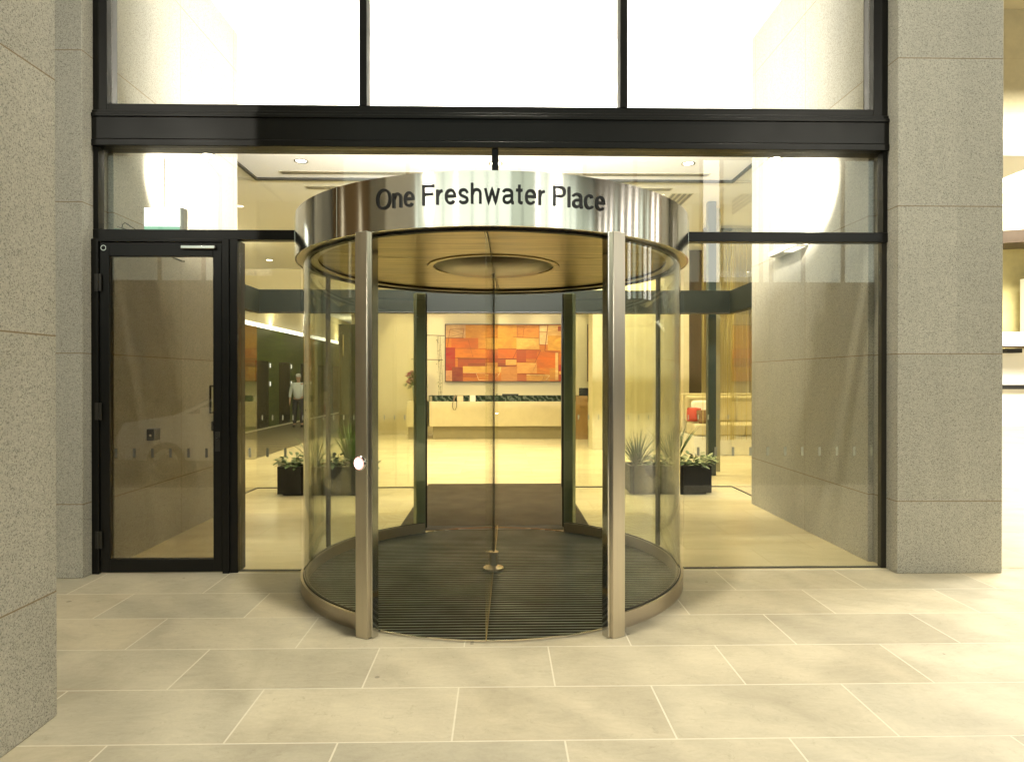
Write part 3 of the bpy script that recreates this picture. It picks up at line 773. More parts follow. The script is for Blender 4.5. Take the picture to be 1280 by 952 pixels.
# ------------------------------------------------------------------ painting
def painting(name, x0, x1, z0, z1, y, label, seed=0, crop=None):
    e = empty(name, ((x0 + x1) / 2, y, z0), label, 'painting')
    R = [(85, 70, 1003, 513, (228, 140, 40)),
         (85, 70, 240, 175, (226, 190, 140)), (240, 70, 450, 260, (222, 160, 60)), (450, 70, 640, 262, (242, 180, 66)), (640, 70, 820, 175, (236, 160, 66)),
         (640, 175, 820, 262, (248, 206, 112)), (130, 175, 340, 255, (222, 118, 30)), (85, 250, 160, 430, (176, 38, 20)),
         (160, 258, 440, 330, (240, 142, 24)), (440, 258, 640, 330, (226, 116, 22)), (455, 268, 495, 312, (236, 160, 96)), (180, 333, 640, 400, (176, 78, 28)), (260, 372, 560, 402, (146, 64, 26)),
         (220, 397, 520, 446, (240, 198, 100)), (85, 430, 135, 513, (232, 176, 136)), (135, 402, 220, 513, (136, 46, 20)), (220, 452, 330, 485, (190, 96, 30)),
         (220, 490, 520, 513, (216, 132, 40)), (345, 452, 505, 490, (224, 150, 58)), (520, 400, 645, 513, (224, 160, 88)), (555, 345, 640, 388, (246, 196, 110)),
         (640, 268, 715, 362, (178, 70, 20)), (715, 268, 830, 340, (204, 92, 18)), (645, 370, 800, 450, (246, 188, 104)), (645, 455, 718, 513, (194, 104, 46)), (718, 460, 900, 513, (222, 168, 76)),
         (800, 282, 945, 410, (228, 120, 10)), (900, 410, 960, 500, (222, 160, 66)), (820, 75, 885, 225, (252, 226, 170)), (885, 75, 1000, 155, (250, 216, 140)),
         (885, 155, 1000, 270, (240, 186, 76)), (945, 290, 968, 505, (250, 214, 140)), (970, 290, 1003, 380, (230, 130, 30)), (970, 385, 1003, 435, (186, 36, 24)),
         (975, 438, 1003, 462, (246, 200, 90)), (975, 464, 1003, 513, (182, 44, 22)), (965, 82, 1000, 120, (160, 62, 24))]
    Lr = [(85, 175, 225, 175, 4, (110, 40, 20)), (120, 105, 228, 105, 3, (100, 30, 20)), (228, 105, 218, 172, 3, (100, 30, 20)), (120, 105, 100, 240, 3, (110, 40, 20)),
          (120, 108, 225, 140, 2, (90, 30, 20)), (120, 165, 222, 140, 2, (90, 30, 20)), (160, 257, 640, 260, 3, (110, 40, 16)), (160, 333, 560, 338, 4, (90, 40, 20)),
          (560, 338, 636, 344, 3, (90, 40, 20)), (640, 265, 830, 270, 3, (100, 40, 20)), (648, 262, 612, 335, 3, (110, 50, 20)), (830, 270, 785, 365, 3, (90, 30, 16)),
          (640, 362, 790, 368, 3, (90, 30, 16)), (615, 165, 812, 176, 3, (110, 40, 20)), (645, 85, 700, 88, 2, (120, 60, 20)), (700, 88, 690, 165, 2, (120, 60, 20)),
          (645, 85, 650, 165, 2, (120, 60, 20)), (818, 75, 818, 225, 4, (130, 50, 24)), (818, 226, 868, 228, 4, (130, 50, 24)), (886, 75, 862, 275, 5, (130, 50, 24)),
          (820, 124, 884, 124, 4, (160, 80, 40)), (862, 277, 1000, 290, 4, (140, 60, 30)), (648, 455, 860, 460, 3, (130, 50, 30)), (860, 462, 845, 510, 2, (110, 50, 20)),
          (325, 455, 345, 505, 4, (250, 226, 160)), (345, 505, 470, 500, 4, (250, 226, 160)), (470, 500, 508, 455, 4, (250, 226, 160)), (220, 446, 508, 457, 4, (250, 226, 170)),
          (508, 457, 512, 405, 4, (250, 226, 160)), (718, 463, 900, 470, 4, (252, 232, 170)), (900, 470, 870, 505, 4, (252, 232, 170)), (260, 180, 300, 330, 2, (150, 80, 30)),
          (465, 90, 485, 170, 2, (170, 100, 40)), (485, 172, 530, 174, 2, (170, 100, 40)), (968, 290, 968, 505, 2, (150, 60, 30)), (975, 462, 1003, 462, 4, (120, 30, 20)), (430, 405, 640, 388, 4, (80, 34, 20)), (800, 370, 770, 430, 2, (160, 90, 40))]
    def mp(px, py): return x0 + (px - 85) / 918 * (x1 - x0), z1 - (py - 70) / 443 * (z1 - z0)
    def gd(c): return tuple(v * k for v, k in zip(g(c), (.74, .66, .5)))
    mb = MB(); yy = y - .03
    mb.box(x0, x1, yy, y - .002, z0, z1, col=g((200, 120, 50)))
    k = 1
    for a, b, c, d, col in R:
        xa, za = mp(a, b); xb, zb = mp(c, d); f = yy - .0004 * k; k += 1
        mb.quad((xa, f, zb), (xb, f, zb), (xb, f, za), (xa, f, za), col=gd(col))
    for a, b, c, d, w, col in Lr:
        xa, za = mp(a, b); xb, zb = mp(c, d); f = yy - .0004 * k; k += 1
        dx, dz = xb - xa, zb - za; l = math.hypot(dx, dz); nx, nz = -dz / l * w * .0018, dx / l * w * .0018
        mb.quad((xa - nx, f, za - nz), (xb - nx, f, zb - nz), (xb + nx, f, zb + nz), (xa + nx, f, za + nz), col=gd(col))
    under(e, mb.build('canvas', M['paint'], fix=False))
    mb = MB()
    t = .018; f0 = yy - .05
    mb.box(x0 - t, x0, f0, y - .001, z0 - t, z1 + t); mb.box(x1, x1 + t, f0, y - .001, z0 - t, z1 + t); mb.box(x0, x1, f0, y - .001, z0 - t, z0); mb.box(x0, x1, f0, y - .001, z1, z1 + t)
    under(e, mb.build('thin_frame', M['bronze']))
painting('abstract_painting', -1.48, 1.85, 1.52, 3.12, YW, 'large orange and red abstract painting centred above the reception desk')
painting('abstract_painting', 2.57, 5.4, 1.52, 3.12, YW, 'similar orange abstract painting mostly hidden behind the limestone block')

# ------------------------------------------------------------------ reception desk
rk = empty('reception_desk', (.4, 11.6, 0), 'long cream stone reception desk with green marble upstand', 'desk')
under(rk, boxobj('front_panel', M['stonewall'], (-1.78, 2.95, 11.52, 11.60, .345, .99), bevel=.004))
under(rk, boxobj('plinth', plain('grey brown plinth', (.28, .25, .15), .4), (-1.70, 2.90, 11.62, 12.2, .005, .344)))
under(rk, boxobj('marble_upstand', M['marble'], (-1.72, 2.9, 11.62, 11.66, .345, 1.13)))
under(rk, boxobj('worktop', M['stonewall'], (-1.78, 2.95, 11.665, 12.35, .70, .74)))
under(rk, boxobj('ledge_top', M['marble'], (-1.78, 2.95, 11.60, 11.90, 1.131, 1.15), bevel=.003))
under(rk, boxobj('wood_panel', plain('warm brown timber', (.36, .22, .09), .4, var=.2), (2.05, 2.36, 11.50, 11.518, .005, 1.14)))
under(rk, boxobj('end_panel', M['marble'], (-1.80, -1.782, 11.52, 12.35, .345, 1.149)))
ph = empty('desk_phone', (-1.25, 11.75, 1.152), 'beige desk telephone with a cord looping over the desk front', 'phone')
X0 = -1.0
def U(e, o): return under(e, o)
mb = MB(); mb.box(-1.06, -.90, 11.535, 11.60, .993, 1.14); U(ph, mb.build('phone_base', plain('beige plastic', (.55, .45, .28), .4), bevel=.01))
mb = MB(); mb.tube([(-1.15, 11.56, .995), (-1.13, 11.555, 1.09), (-1.09, 11.56, 1.16)], .02, 8); U(ph, mb.build('handset', plain('brown grey plastic', (.18, .13, .09), .4)))
mb = MB(); mb.tube([(-1.15, 11.55, 1.0), (-1.17, 11.505, .97), (-1.18, 11.50, .86), (-1.15, 11.495, .78), (-1.10, 11.495, .78), (-1.07, 11.50, .86), (-1.07, 11.505, .97), (-1.06, 11.54, 1.0)], .008, 6); U(ph, mb.build('cord', M['rubber']))
o = boxobj('display_card', plain('off white card', (.7, .68, .55), .5), (-.73, -.58, 11.55, 11.60, .993, 1.155)); o.rotation_euler = (0, 0, 0); tag(o, 'small white card standing on the desk beside the phone', 'card')
o = boxobj('desk_tray', M['rubber'], (.12, .55, 11.65, 11.85, 1.151, 1.185), bevel=.004); tag(o, 'flat black tray lying on the desk ledge near the middle', 'tray')
mo = empty('computer_monitor', (2.5, 11.9, .741), 'black computer monitor at the far end of the desk', 'monitor')
U(mo, boxobj('screen', M['rubber'], (2.19, 2.62, 11.95, 11.98, 1.02, 1.34), bevel=.006)); U(mo, boxobj('stand', M['rubber'], (2.37, 2.43, 11.981, 12.03, .741, 1.15))); U(mo, boxobj('foot', M['rubber'], (2.28, 2.52, 11.95, 12.1, .741, .75)))
# pedestal, vase, flowers, totem
pd = empty('stone_pedestal', (-2.1, 11.8, 0), 'cream stone pedestal box beside the reception desk', 'pedestal')
U(pd, boxobj('pedestal_box', M['stonewall'], (-2.38, -1.84, 11.52, 12.0, .33, .99), bevel=.004)); U(pd, boxobj('pedestal_base', plain('grey brown base', (.3, .26, .16), .5), (-2.34, -1.88, 11.58, 11.96, .005, .329)))  # recessed base in a grey brown darker than the box
vs = MB(); vs.lathe([(.0, .0), (.05, .0), (.055, .02), (.07, .25), (.10, .42), (.105, .43), (.095, .43), (.06, .2), (.0, .03)], (-2.17, 11.70, .992), 28)
o = vs.build('vase', plain('pale green ceramic', (.45, .47, .33), .3)); tag(o, 'tall pale flared vase on the stone pedestal', 'vase')
def bouquet(cx, cy, cz):
    e = empty('flower_bouquet', (cx, cy, cz), 'round pink and magenta bouquet filling the pale vase', 'flowers')
    rr = random.Random(3)
    mb = MB(); ml = MB(); ms = MB()
    for i in range(190):
        a = rr.uniform(0, 2 * PI); u = rr.uniform(-.5, 1); r = .29 * rr.uniform(.6, 1)
        p = (cx + r * math.cos(a) * math.sqrt(1 - u * u * .9), cy + r * math.sin(a) * math.sqrt(1 - u * u * .9), cz + .15 + .24 * u)
        col = rr.choice([(.55, .05, .17), (.6, .1, .3), (.7, .3, .35), (.45, .03, .1), (.75, .5, .45)])
        for k in range(6):
            t = k * PI / 3 + a
            d = Vector((math.cos(t), math.sin(t), .5)) * .028
            mb.add([p, (p[0] + d.x + d.y * .5, p[1] + d.y - d.x * .5, p[2] + d.z), (p[0] + d.x * 1.5, p[1] + d.y * 1.5, p[2] + d.z * .7), (p[0] + d.x - d.y * .5, p[1] + d.y + d.x * .5, p[2] + d.z)], [(0, 1, 2, 3)], 0, col)
        ms.tube([(cx, cy, cz - .05), p], .003, 4, cap=False)
    for i in range(46):
        a = rr.uniform(0, 2 * PI); r = rr.uniform(.1, .27)
        leafq(ml, (cx + r * math.cos(a), cy + r * math.sin(a), cz + rr.uniform(-.06, .14)), a, rr.uniform(-.7, .6), .11, .04, (.07, .13, .03))
    U(e, mb.build('petals', M['vc'], fix=False)); U(e, ml.build('leaves', M['leaf'], fix=False)); U(e, ms.build('stems', M['leafdark']))
def leafq(mb, p, a, el, L, W, col=(1, 1, 1), mi=0, droop=.35):
    """a folded, bent leaf: 8 faces"""
    d = Vector((math.cos(a) * math.cos(el), math.sin(a) * math.cos(el), math.sin(el)))
    s = Vector((-math.sin(a), math.cos(a), 0)); up = d.cross(s) * -1
    P = Vector(p); V = []
    for t, w in ((0, .05), (.25, .8), (.55, 1.), (.8, .65), (1, .04)):
        c = P + d * L * t - Vector((0, 0, 1)) * L * droop * t * t
        V += [c - s * W * .5 * w + up * W * .15 * w, c, c + s * W * .5 * w + up * W * .15 * w]
    F = []
    for i in range(4):
        b = i * 3; F += [(b, b + 1, b + 4, b + 3), (b + 1, b + 2, b + 5, b + 4)]
    mb.add(V, F, mi, col, True)
bouquet(-2.17, 11.70, 1.42)
tp = empty('branch_sculpture', (-1.86, 12.4, 0), 'tall green stem arrangement with horizontal sticks behind the desk end', 'sculpture')
mb = MB(); mb.box(-2.27, -1.98, 12.35, 12.47, .01, 2.35); U(tp, mb.build('green_slab', plain('dark green slab', (.03, .055, .03), .5)))
mb = MB()
for z, a, b in ((2.78, -2.2, -1.45), (2.12, -2.36, -1.50)):
    mb.tube([(a, 12.3, z), (b, 12.3, z - .02)], .011, 6)
for x in (-1.62, -1.58, -1.54): mb.tube([(x, 12.32, .9), (x + .03, 12.31, 1.6), (x - .01, 12.3, 2.3), (x - .03, 12.3, 2.75)], .005, 5)
U(tp, mb.build('sticks', M['bronze']))
mb = MB(); rr = random.Random(9)
for i in range(60):
    z = rr.uniform(1.15, 2.7); x = rr.choice([-1.58, -1.6, -1.55, -1.62]) + rr.uniform(-.05, .05)
    leafq(mb, (x, 12.3, z), rr.uniform(0, 6.3), rr.uniform(-.4, .8), .06, .025)
for i in range(24): leafq(mb, (-2.18 + rr.uniform(-.1, .06), 12.3, 2.42 + rr.uniform(-.03, .04)), rr.uniform(0, 6.3), .3, .07, .04, mi=1)
U(tp, mb.build('leaves', [M['leafdark'], plain('pink petal', (.6, .12, .08), .5)], fix=False))

# ------------------------------------------------------------------ sofa corner
sf = empty('sofa', (5.3, 8.3, 0), 'long cream high-backed sofa on a white plinth behind the string curtain', 'sofa')
fab = plain('cream upholstery', (.55, .48, .30), .8, bump=.2, nscale=12)
U(sf, boxobj('plinth', plain('white plinth', (.78, .75, .62), .5), (4.05, 7.3, 7.85, 8.9, .005, .40), bevel=.005))
for a, b in ((4.08, 5.13), (5.14, 6.2), (6.21, 7.27)):
    U(sf, boxobj('seat_cushion', fab, (a, b, 7.86, 8.5, .41, .66), bevel=.04))
    U(sf, boxobj('back_cushion', fab, (a, b, 8.42, 8.66, .67, 1.22), bevel=.05))
U(sf, boxobj('backrest', fab, (4.05, 7.3, 8.67, 8.85, .41, 1.27), bevel=.03))
def cushion(x, y, z, s, mat, label, rz, rx):
    mb = MB(); n = 8
    for sgn in (-1, 1):
        V = []; F = []
        for i in range(n + 1):
            for j in range(n + 1):
                u, v = i / n * 2 - 1, j / n * 2 - 1
                h = .09 * ((1 - u ** 4) * (1 - v ** 4)) ** .5 * sgn
                V.append((u * s / 2 * (1 - .06 * v * v), h, v * s / 2 * (1 - .06 * u * u)))
        for i in range(n):
            for j in range(n): F.append((i * (n + 1) + j, (i + 1) * (n + 1) + j, (i + 1) * (n + 1) + j + 1, i * (n + 1) + j + 1))
        mb.add(V, F, 0, (1, 1, 1), True)
    o = mb.build('throw_cushion', mat); o.location = (x, y, z); o.rotation_euler = (rx, 0, rz); tag(o, label, 'cushion'); return o
cushion(4.35, 8.28, .91, .46, plain('white cotton', (.8, .74, .62), .8), 'white square cushion propped at the near end of the sofa', .1, -.25)
cushion(4.14, 8.12, .84, .30, plain('red cotton', (.38, .04, .02), .8), 'red cushion leaning in front of the white one', -.3, -.35)
cushion(4.30, 7.99, .80, .30, plain('patterned brown cotton', (.16, .09, .04), .8, var=.8, nscale=30), 'small brown patterned cushion low on the sofa seat', .3, -.35)
# string curtain
sc_ = empty('string_curtain', (5, 6.6, 0), 'golden string curtain hanging in front of the sofa corner', 'curtain')
mb = MB(); rr = random.Random(5)
x = 3.95
while x < 7.2:
    gap = rr.uniform(.012, .035) if math.sin(x * 9) > -.3 else rr.uniform(.05, .09)
    y = 6.9 + .05 * math.sin(x * 7); r = rr.uniform(.0035, .007)
    mb.tube([(x, y, .42), (x + rr.uniform(-.01, .01), y, 2.4), (x, y, 4.40)], r, 4, cap=False); x += gap
U(sc_, mb.build('strings', plain('gold thread', (.55, .45, .16), .4, .3)))
U(sc_, boxobj('curtain_rail', M['darksteel'], (3.95, 7.2, 6.84, 6.96, 4.40, 4.46)))
sc2 = boxobj('steel_column', plain('teal grey painted steel', (.014, .03, .028), .4), (3.475, 3.605, 5.14, 5.27, .005, ZV - .002), bevel=.006)
tag(sc2, 'slim dark teal steel column just beyond the inner glass corner', 'column')
# second smaller lit column / door frame pieces behind
o = boxobj('corner_post', plain('pale metal post', (.45, .42, .28), .4), (3.75, 3.83, 5.6, 5.68, .005, ZV - .003)); tag(o, 'pale slender post beyond the dark teal column', 'post')

# ------------------------------------------------------------------ planters and plants
def planter(cx, label):
    e = empty('planter_box', (cx, 3.63, 0), label, 'planter')
    mb = MB(); w = .56; d = .22
    mb.box(cx - w, cx + w, 3.41, 3.41 + .02, .03, .40); mb.box(cx - w, cx + w, 3.83, 3.85, .03, .40)
    mb.box(cx - w, cx - w + .02, 3.43, 3.83, .03, .40); mb.box(cx + w - .02, cx + w, 3.43, 3.83, .03, .40); mb.box(cx - w + .02, cx + w - .02, 3.43, 3.83, .03, .06)
    U(e, mb.build('box', M['planter'], bevel=.004))
    mb = MB(); mb.box(cx - w + .06, cx + w - .06, 3.46, 3.80, .005, .03); U(e, mb.build('recessed_base', M['rubber']))
    mb = MB(); mb.box(cx - w + .021, cx + w - .021, 3.431, 3.829, .061, .36); U(e, mb.build('soil', M['soil']))
planter(-2.40, 'long black planter box standing on the door side of the vestibule')
planter(2.40, 'long black planter box standing on the sofa side of the vestibule')
def spiky(x, y, n, h, lab, seed, mat='leafdark', spread=.5, w=.012):
    rr = random.Random(seed); mb = MB()
    for i in range(n):
        a = rr.uniform(0, 2 * PI); L = h * rr.uniform(.6, 1.1); lean = rr.uniform(.05, spread); bend = rr.uniform(.2, .9) * lean * 1.6
        d = Vector((math.cos(a), math.sin(a), 0)); s = Vector((-d.y, d.x, 0)); P = Vector((x, y, .36)) + d * rr.uniform(0, .05)
        V = []
        for t in (0, .2, .4, .6, .8, 1):
            c = P + d * L * (lean * t + bend * t * t * .6) + Vector((0, 0, L * (t - .28 * bend * t * t)))
            ww = w * (1 - t ** 2.2) + .001
            V += [c - s * ww + d * ww * .4, c, c + s * ww + d * ww * .4]
        F = []
        for k in range(5):
            b = k * 3; F += [(b, b + 1, b + 4, b + 3), (b + 1, b + 2, b + 5, b + 4)]
        mb.add(V, F, 0, (1, 1, 1), True)
    e = empty('spiky_plant', (x, y, .36), lab, 'plant')
    U(e, mb.build('blades', M[mat], fix=False)); return e
def leafy(x, y, lab, seed, mat='leaf', r=.2, n=70, L=.13, second=None):
    rr = random.Random(seed); mb = MB(); ms = MB()
    for i in range(n):
        a = rr.uniform(0, 2 * PI); q = r * rr.uniform(.15, 1) ** .7; z = .38 + rr.uniform(.02, .2) * (1.2 - q / r * .7)
        p = (x + q * math.cos(a), y + q * .8 * math.sin(a), z)
        leafq(mb, p, a + rr.uniform(-.8, .8), rr.uniform(-.3, .9), L * rr.uniform(.6, 1.1), L * .42, mi=1 if (second and rr.random() < .45) else 0)
        if i % 4 == 0: ms.tube([(x, y, .34), (x + (p[0] - x) * .5, y + (p[1] - y) * .5, z), p], .003, 5, cap=False)
    e = empty('leafy_plant', (x, y, .36), lab, 'plant')
    U(e, mb.build('foliage', [M[mat], M[second or mat]], fix=False)); U(e, ms.build('stems', M['leafdark'])); return e
leafy(-2.78, 3.60, 'bushy broad-leaved plant at the outer end of the door-side planter', 1, r=.22, n=110, L=.12)
leafy(-2.20, 3.58, 'low dark leafy plant between grasses in the door-side planter', 2, r=.15, n=60)
leafy(-1.80, 3.64, 'small leafy plant poking past the steel post at the inner end of the planter', 3, r=.16, n=50)
spiky(-2.52, 3.68, 46, .5, 'sparse arching dark grass at the outer half of the door-side planter', 4, spread=.7, w=.006)
spiky(-2.02, 3.66, 120, .62, 'dense bright green upright grass in the door-side planter', 5, mat='leafbright', spread=.35, w=.008)
spiky(1.98, 3.64, 110, .50, 'fan of fine green grass behind the curved glass in the sofa-side planter', 6, spread=.75, w=.006)
spiky(2.50, 3.66, 60, .62, 'dark strappy grass clump beside the drum edge in the sofa-side planter', 7, spread=.45, w=.013)
leafy(2.78, 3.58, 'pale green variegated plant spilling over the outer end of the planter', 8, mat='leaf', r=.24, n=120, L=.13, second='leafpale')
leafy(2.22, 3.60, 'pale leafed low plant behind the curved glass in the sofa-side planter', 9, r=.18, n=60, second='leafpale')

# ------------------------------------------------------------------ the person by the lifts
def skinned(name, joints, edges, mat, parent, sub=2, root=0):
    me = bpy.data.meshes.new(name); me.from_pydata([j[0] for j in joints], edges, [])
    me.materials.append(mat); o = bpy.data.objects.new(name, me); COL.objects.link(o); o.parent = parent
    sk = o.modifiers.new('Skin', 'SKIN')
    if not me.skin_vertices: 
        me.skin_vertices.new() if hasattr(me.skin_vertices, 'new') else None
    lay = me.skin_vertices[0].data
    for i, j in enumerate(joints):
        r = j[1]; lay[i].radius = (r, r) if not hasattr(r, '__len__') else r
        lay[i].use_root = (i == root)
    sk.use_smooth_shade = True
    s = o.modifiers.new('Sub', 'SUBSURF'); s.levels = sub; s.render_levels = sub
    return o
def person(loc, rz):
    e = empty('person', loc, 'grey-haired person in a pale shirt and dark trousers standing by the lifts', 'person', rz=rz)
    skin = plain('skin', (.42, .26, .17), .5); shirt = plain('pale striped shirt', (.62, .66, .60), .8, var=.25, nscale=40); trs = plain('dark trousers', (.02, .022, .03), .8); hair = plain('grey hair', (.5, .48, .44), .8, var=.4, nscale=60); shoe = plain('black shoes', (.01, .01, .01), .4)
    J = [((0, 0, .93), .12), ((0, 0, 1.12), .125), ((0, 0, 1.33), .14), ((0, 0, 1.44), .07), ((0, -.01, 1.51), .052), ((0, -.015, 1.60), .075), ((0, -.01, 1.66), .07),
         ((.17, 0, 1.39), .055), ((.23, .01, 1.12), .042), ((.24, -.05, .88), .033), ((-.17, 0, 1.39), .055), ((-.24, .01, 1.12), .042), ((-.26, -.05, .88), .033),
         ((.09, 0, .86), .085), ((.10, -.01, .50), .06), ((.11, .02, .10), .042), ((.115, -.12, .04), .035), ((-.09, 0, .86), .085), ((-.11, -.02, .50), .06), ((-.12, 0.0, .10), .042), ((-.13, -.14, .04), .035)]
    E = [(0, 1), (1, 2), (2, 3), (3, 4), (4, 5), (5, 6), (2, 7), (7, 8), (8, 9), (2, 10), (10, 11), (11, 12), (0, 13), (13, 14), (14, 15), (15, 16), (0, 17), (17, 18), (18, 19), (19, 20)]
    # hands with fingers, as chains from the wrist
    for s, w in ((1, 9), (-1, 12)):
        b = J[w][0]; k = len(J); J.append(((b[0], b[1] - .02, b[2] - .08), .028)); E.append((w, k))
        for q in range(4):
            k2 = len(J); J.append(((b[0], b[1] - .05 + q * .02, b[2] - .13), .0095)); J.append(((b[0] - s * .012, b[1] - .052 + q * .02, b[2] - .175 + abs(q - 1.4) * .008), .008)); E += [(k, k2), (k2, k2 + 1)]
        k2 = len(J); J.append(((b[0] - s * .02, b[1] - .065, b[2] - .09), .010)); E.append((k, k2))
    skinned('body', J, E, skin, e)
    skinned('shirt', [((0, 0, .88), .165), ((0, 0, 1.12), .17), ((0, 0, 1.33), .185), ((0, 0, 1.45), .075), ((.175, 0, 1.385), .075), ((.235, .01, 1.12), .058), ((.243, -.035, .95), .046), ((-.175, 0, 1.385), .075), ((-.245, .01, 1.12), .058), ((-.258, -.035, .95), .046)],
            [(0, 1), (1, 2), (2, 3), (2, 4), (4, 5), (5, 6), (2, 7), (7, 8), (8, 9)], shirt, e)
    skinned('trousers', [((0, 0, 1.03), .15), ((.095, 0, .84), .105), ((.105, -.01, .50), .08), ((.112, .015, .11), .068), ((-.095, 0, .84), .105), ((-.112, -.02, .50), .08), ((-.122, 0, .11), .068)],
            [(0, 1), (1, 2), (2, 3), (0, 4), (4, 5), (5, 6)], trs, e)
    for x, y in ((.115, -.05), (-.128, -.07)):
        mb = MB(); mb.ball((x, y, .045), .1, (.48, 1.35, .45)); mb.build('shoe', shoe, e)
    mb = MB(); mb.ball((0, .01, 1.665), .092, (.92, 1.05, .9)); mb.build('hair', hair, e)
    mb = MB(); mb.ball((0, -.098, 1.60), .014, (.8, 1.2, 1.6)); mb.build('nose', skin, e)
    for q in (-.076, .076): mb = MB(); mb.ball((q, 0, 1.60), .02, (.4, 1, 1.5)); mb.build('ear', skin, e)
    dk = plain('dark eye', (.05, .025, .02), .3)
    for q in (-.03, .03): mb = MB(); mb.ball((q, -.083, 1.622), .010); mb.build('eye', dk, e)
    mb = MB(); mb.box(-.022, .022, -.094, -.08, 1.558, 1.563); mb.build('mouth', dk, e)
person((-6.50, 15.79, .011), .15)

# ------------------------------------------------------------------ bright laneway beside the pier
cream = limestone('glossy cream tile', (.66, .60, .42), (1.9, 1.7), .3, (.7, .62, .5), axes=(0, 2))
sh = empty('lane_shop', (17, 15.8, 0), 'brightly lit white shop counter across the laneway beyond the pier', 'shop')
U(sh, boxobj('shop_wall', M['white'], (12, 26, 15.8, 16.0, 0, 2.575)))
U(sh, boxobj('shelf', M['white'], (12, 26, 15.3, 15.79, 2.62, 3.1)))
U(sh, boxobj('shelf_edge', M['bronze'], (12, 26, 15.28, 15.299, 2.58, 2.65)))
U(sh, boxobj('shop_back', plain('pale yellow back', (.7, .62, .3), .6), (12, 26, 16.3, 16.4, 0, 6.0)))
U(sh, boxobj('counter_rail', M['rubber'], (12, 26, 15.70, 15.79, 1.24, 1.38)))
for x in (17.45, 19.6, 21.7): U(sh, boxobj('white_post', M['white'], (x, x + .9, 15.5, 15.9, 3.11, 4.9)))
mb = MB(); mb.box(12, 26, 14.9, 16.2, 5.95, 6.35, rot=Matrix.Rotation(-.35, 3, 'Z'), piv=(17, 15.5, 6)); U(sh, mb.build('brown_soffit', M['bronze']))
U(sh, boxobj('dark_display', M['rubber'], (16.6, 17.12, 15.4, 15.7, 2.43, 2.57)))
U(sh, boxobj('upper_tiles', cream, (12, 26, 15.2, 16.3, 6.36, 13.5)))
o = boxobj('lane_ceiling', cream, (7.8, 26, 2.0, 16.4, 13.5, 13.7)); o['kind'] = 'structure'

# ------------------------------------------------------------------ street behind the camera (seen in reflections)
def car(loc):
    e = empty('parked_car', loc, 'white estate car parked at the kerb, seen mirrored in the black door glass', 'car')
    paint = plain('white car paint', (.72, .72, .68), .25, var=.03); gl = plain('dark car glass', (.02, .022, .02), .08)
    prof = [(-2.3, .35), (-2.32, .75), (-2.2, .98), (-1.3, 1.12), (-.55, 1.50), (-.1, 1.62), (1.4, 1.62), (2.1, 1.45), (2.3, 1.05), (2.32, .45), (2.2, .32)]
    def slab(y, inset):
        return [(x * (1 - inset * .02), y, z - (inset * .10 if z > 1.2 else 0)) for x, z in prof]
    mb = MB(); rings = [slab(-.90, 1), slab(-.86, .4), slab(-.6, 0), slab(.6, 0), slab(.86, .4), slab(.90, 1)]
    n = len(prof); V = [p for r in rings for p in r]; F = []
    for i in range(len(rings) - 1):
        for k in range(n): F.append((i * n + k, i * n + (k + 1) % n, (i + 1) * n + (k + 1) % n, (i + 1) * n + k))
    F += [tuple(range(n)), tuple(range((len(rings) - 1) * n, len(rings) * n))]
    mb.add(V, F, 0, (1, 1, 1), False); mb.build('body', paint, e, bevel=.03)
    for s in (-1, 1):
        mb = MB()
        for a, b in (((-1.05, 1.17), (-.5, 1.42)), ((-.2, 1.17), (-.2, 1.42))): pass
        y = s * .912
        mb.add([(-1.1, y, 1.14), (.25, y, 1.14), (.25, y, 1.43), (-.5, y, 1.43)], [(0, 1, 2, 3)]); mb.add([(.33, y, 1.14), (2.0, y, 1.14), (1.8, y, 1.43), (.33, y, 1.43)], [(0, 1, 2, 3)])
        mb.build('side_window', gl, e)
        mb = MB(); mb.box(-.85, -.65, y - .06 * (s < 0) - .0, y + .06 * (s > 0), 1.12, 1.25); mb.build('mirror', paint, e, bevel=.02)
        mb = MB(); mb.box(-.1, .08, y - .012, y + .012, .98, 1.01); mb.build('door_handle', M['chrome'], e)
        mb = MB(); mb.box(-2.335, -2.25, s * .72 - .15, s * .72 + .15, .72, .86); mb.build('headlight', M['chrome'], e, bevel=.02)
        for x in (-1.45, 1.4):
            w = empty('wheel', (x, s * .82, .33)); w.parent = e
            mb = MB(); mb.lathe([(.22, -.11), (.31, -.11), (.33, -.08), (.33, .08), (.31, .11), (.22, .11)], n=32); t = mb.build('tyre', M['rubber'], w); t.rotation_euler = (PI / 2, 0, 0)
            mb = MB(); mb.lathe([(.0, .09), (.05, .1), (.2, .06), (.225, .1), (.225, -.1), (.0, -.1)], n=24); t = mb.build('rim', M['chrome'], w); t.rotation_euler = (PI / 2 * s * -1 if s < 0 else PI / 2 + PI, 0, 0)
    mb = MB(); mb.add([(-1.28, -.7, 1.15), (-1.28, .7, 1.15), (-.58, .6, 1.50), (-.58, -.6, 1.50)], [(0, 1, 2, 3)]); o = mb.build('windscreen', gl, e); o.location = (-.02, 0, .01)
car((-4.15, -6.6, -.14))
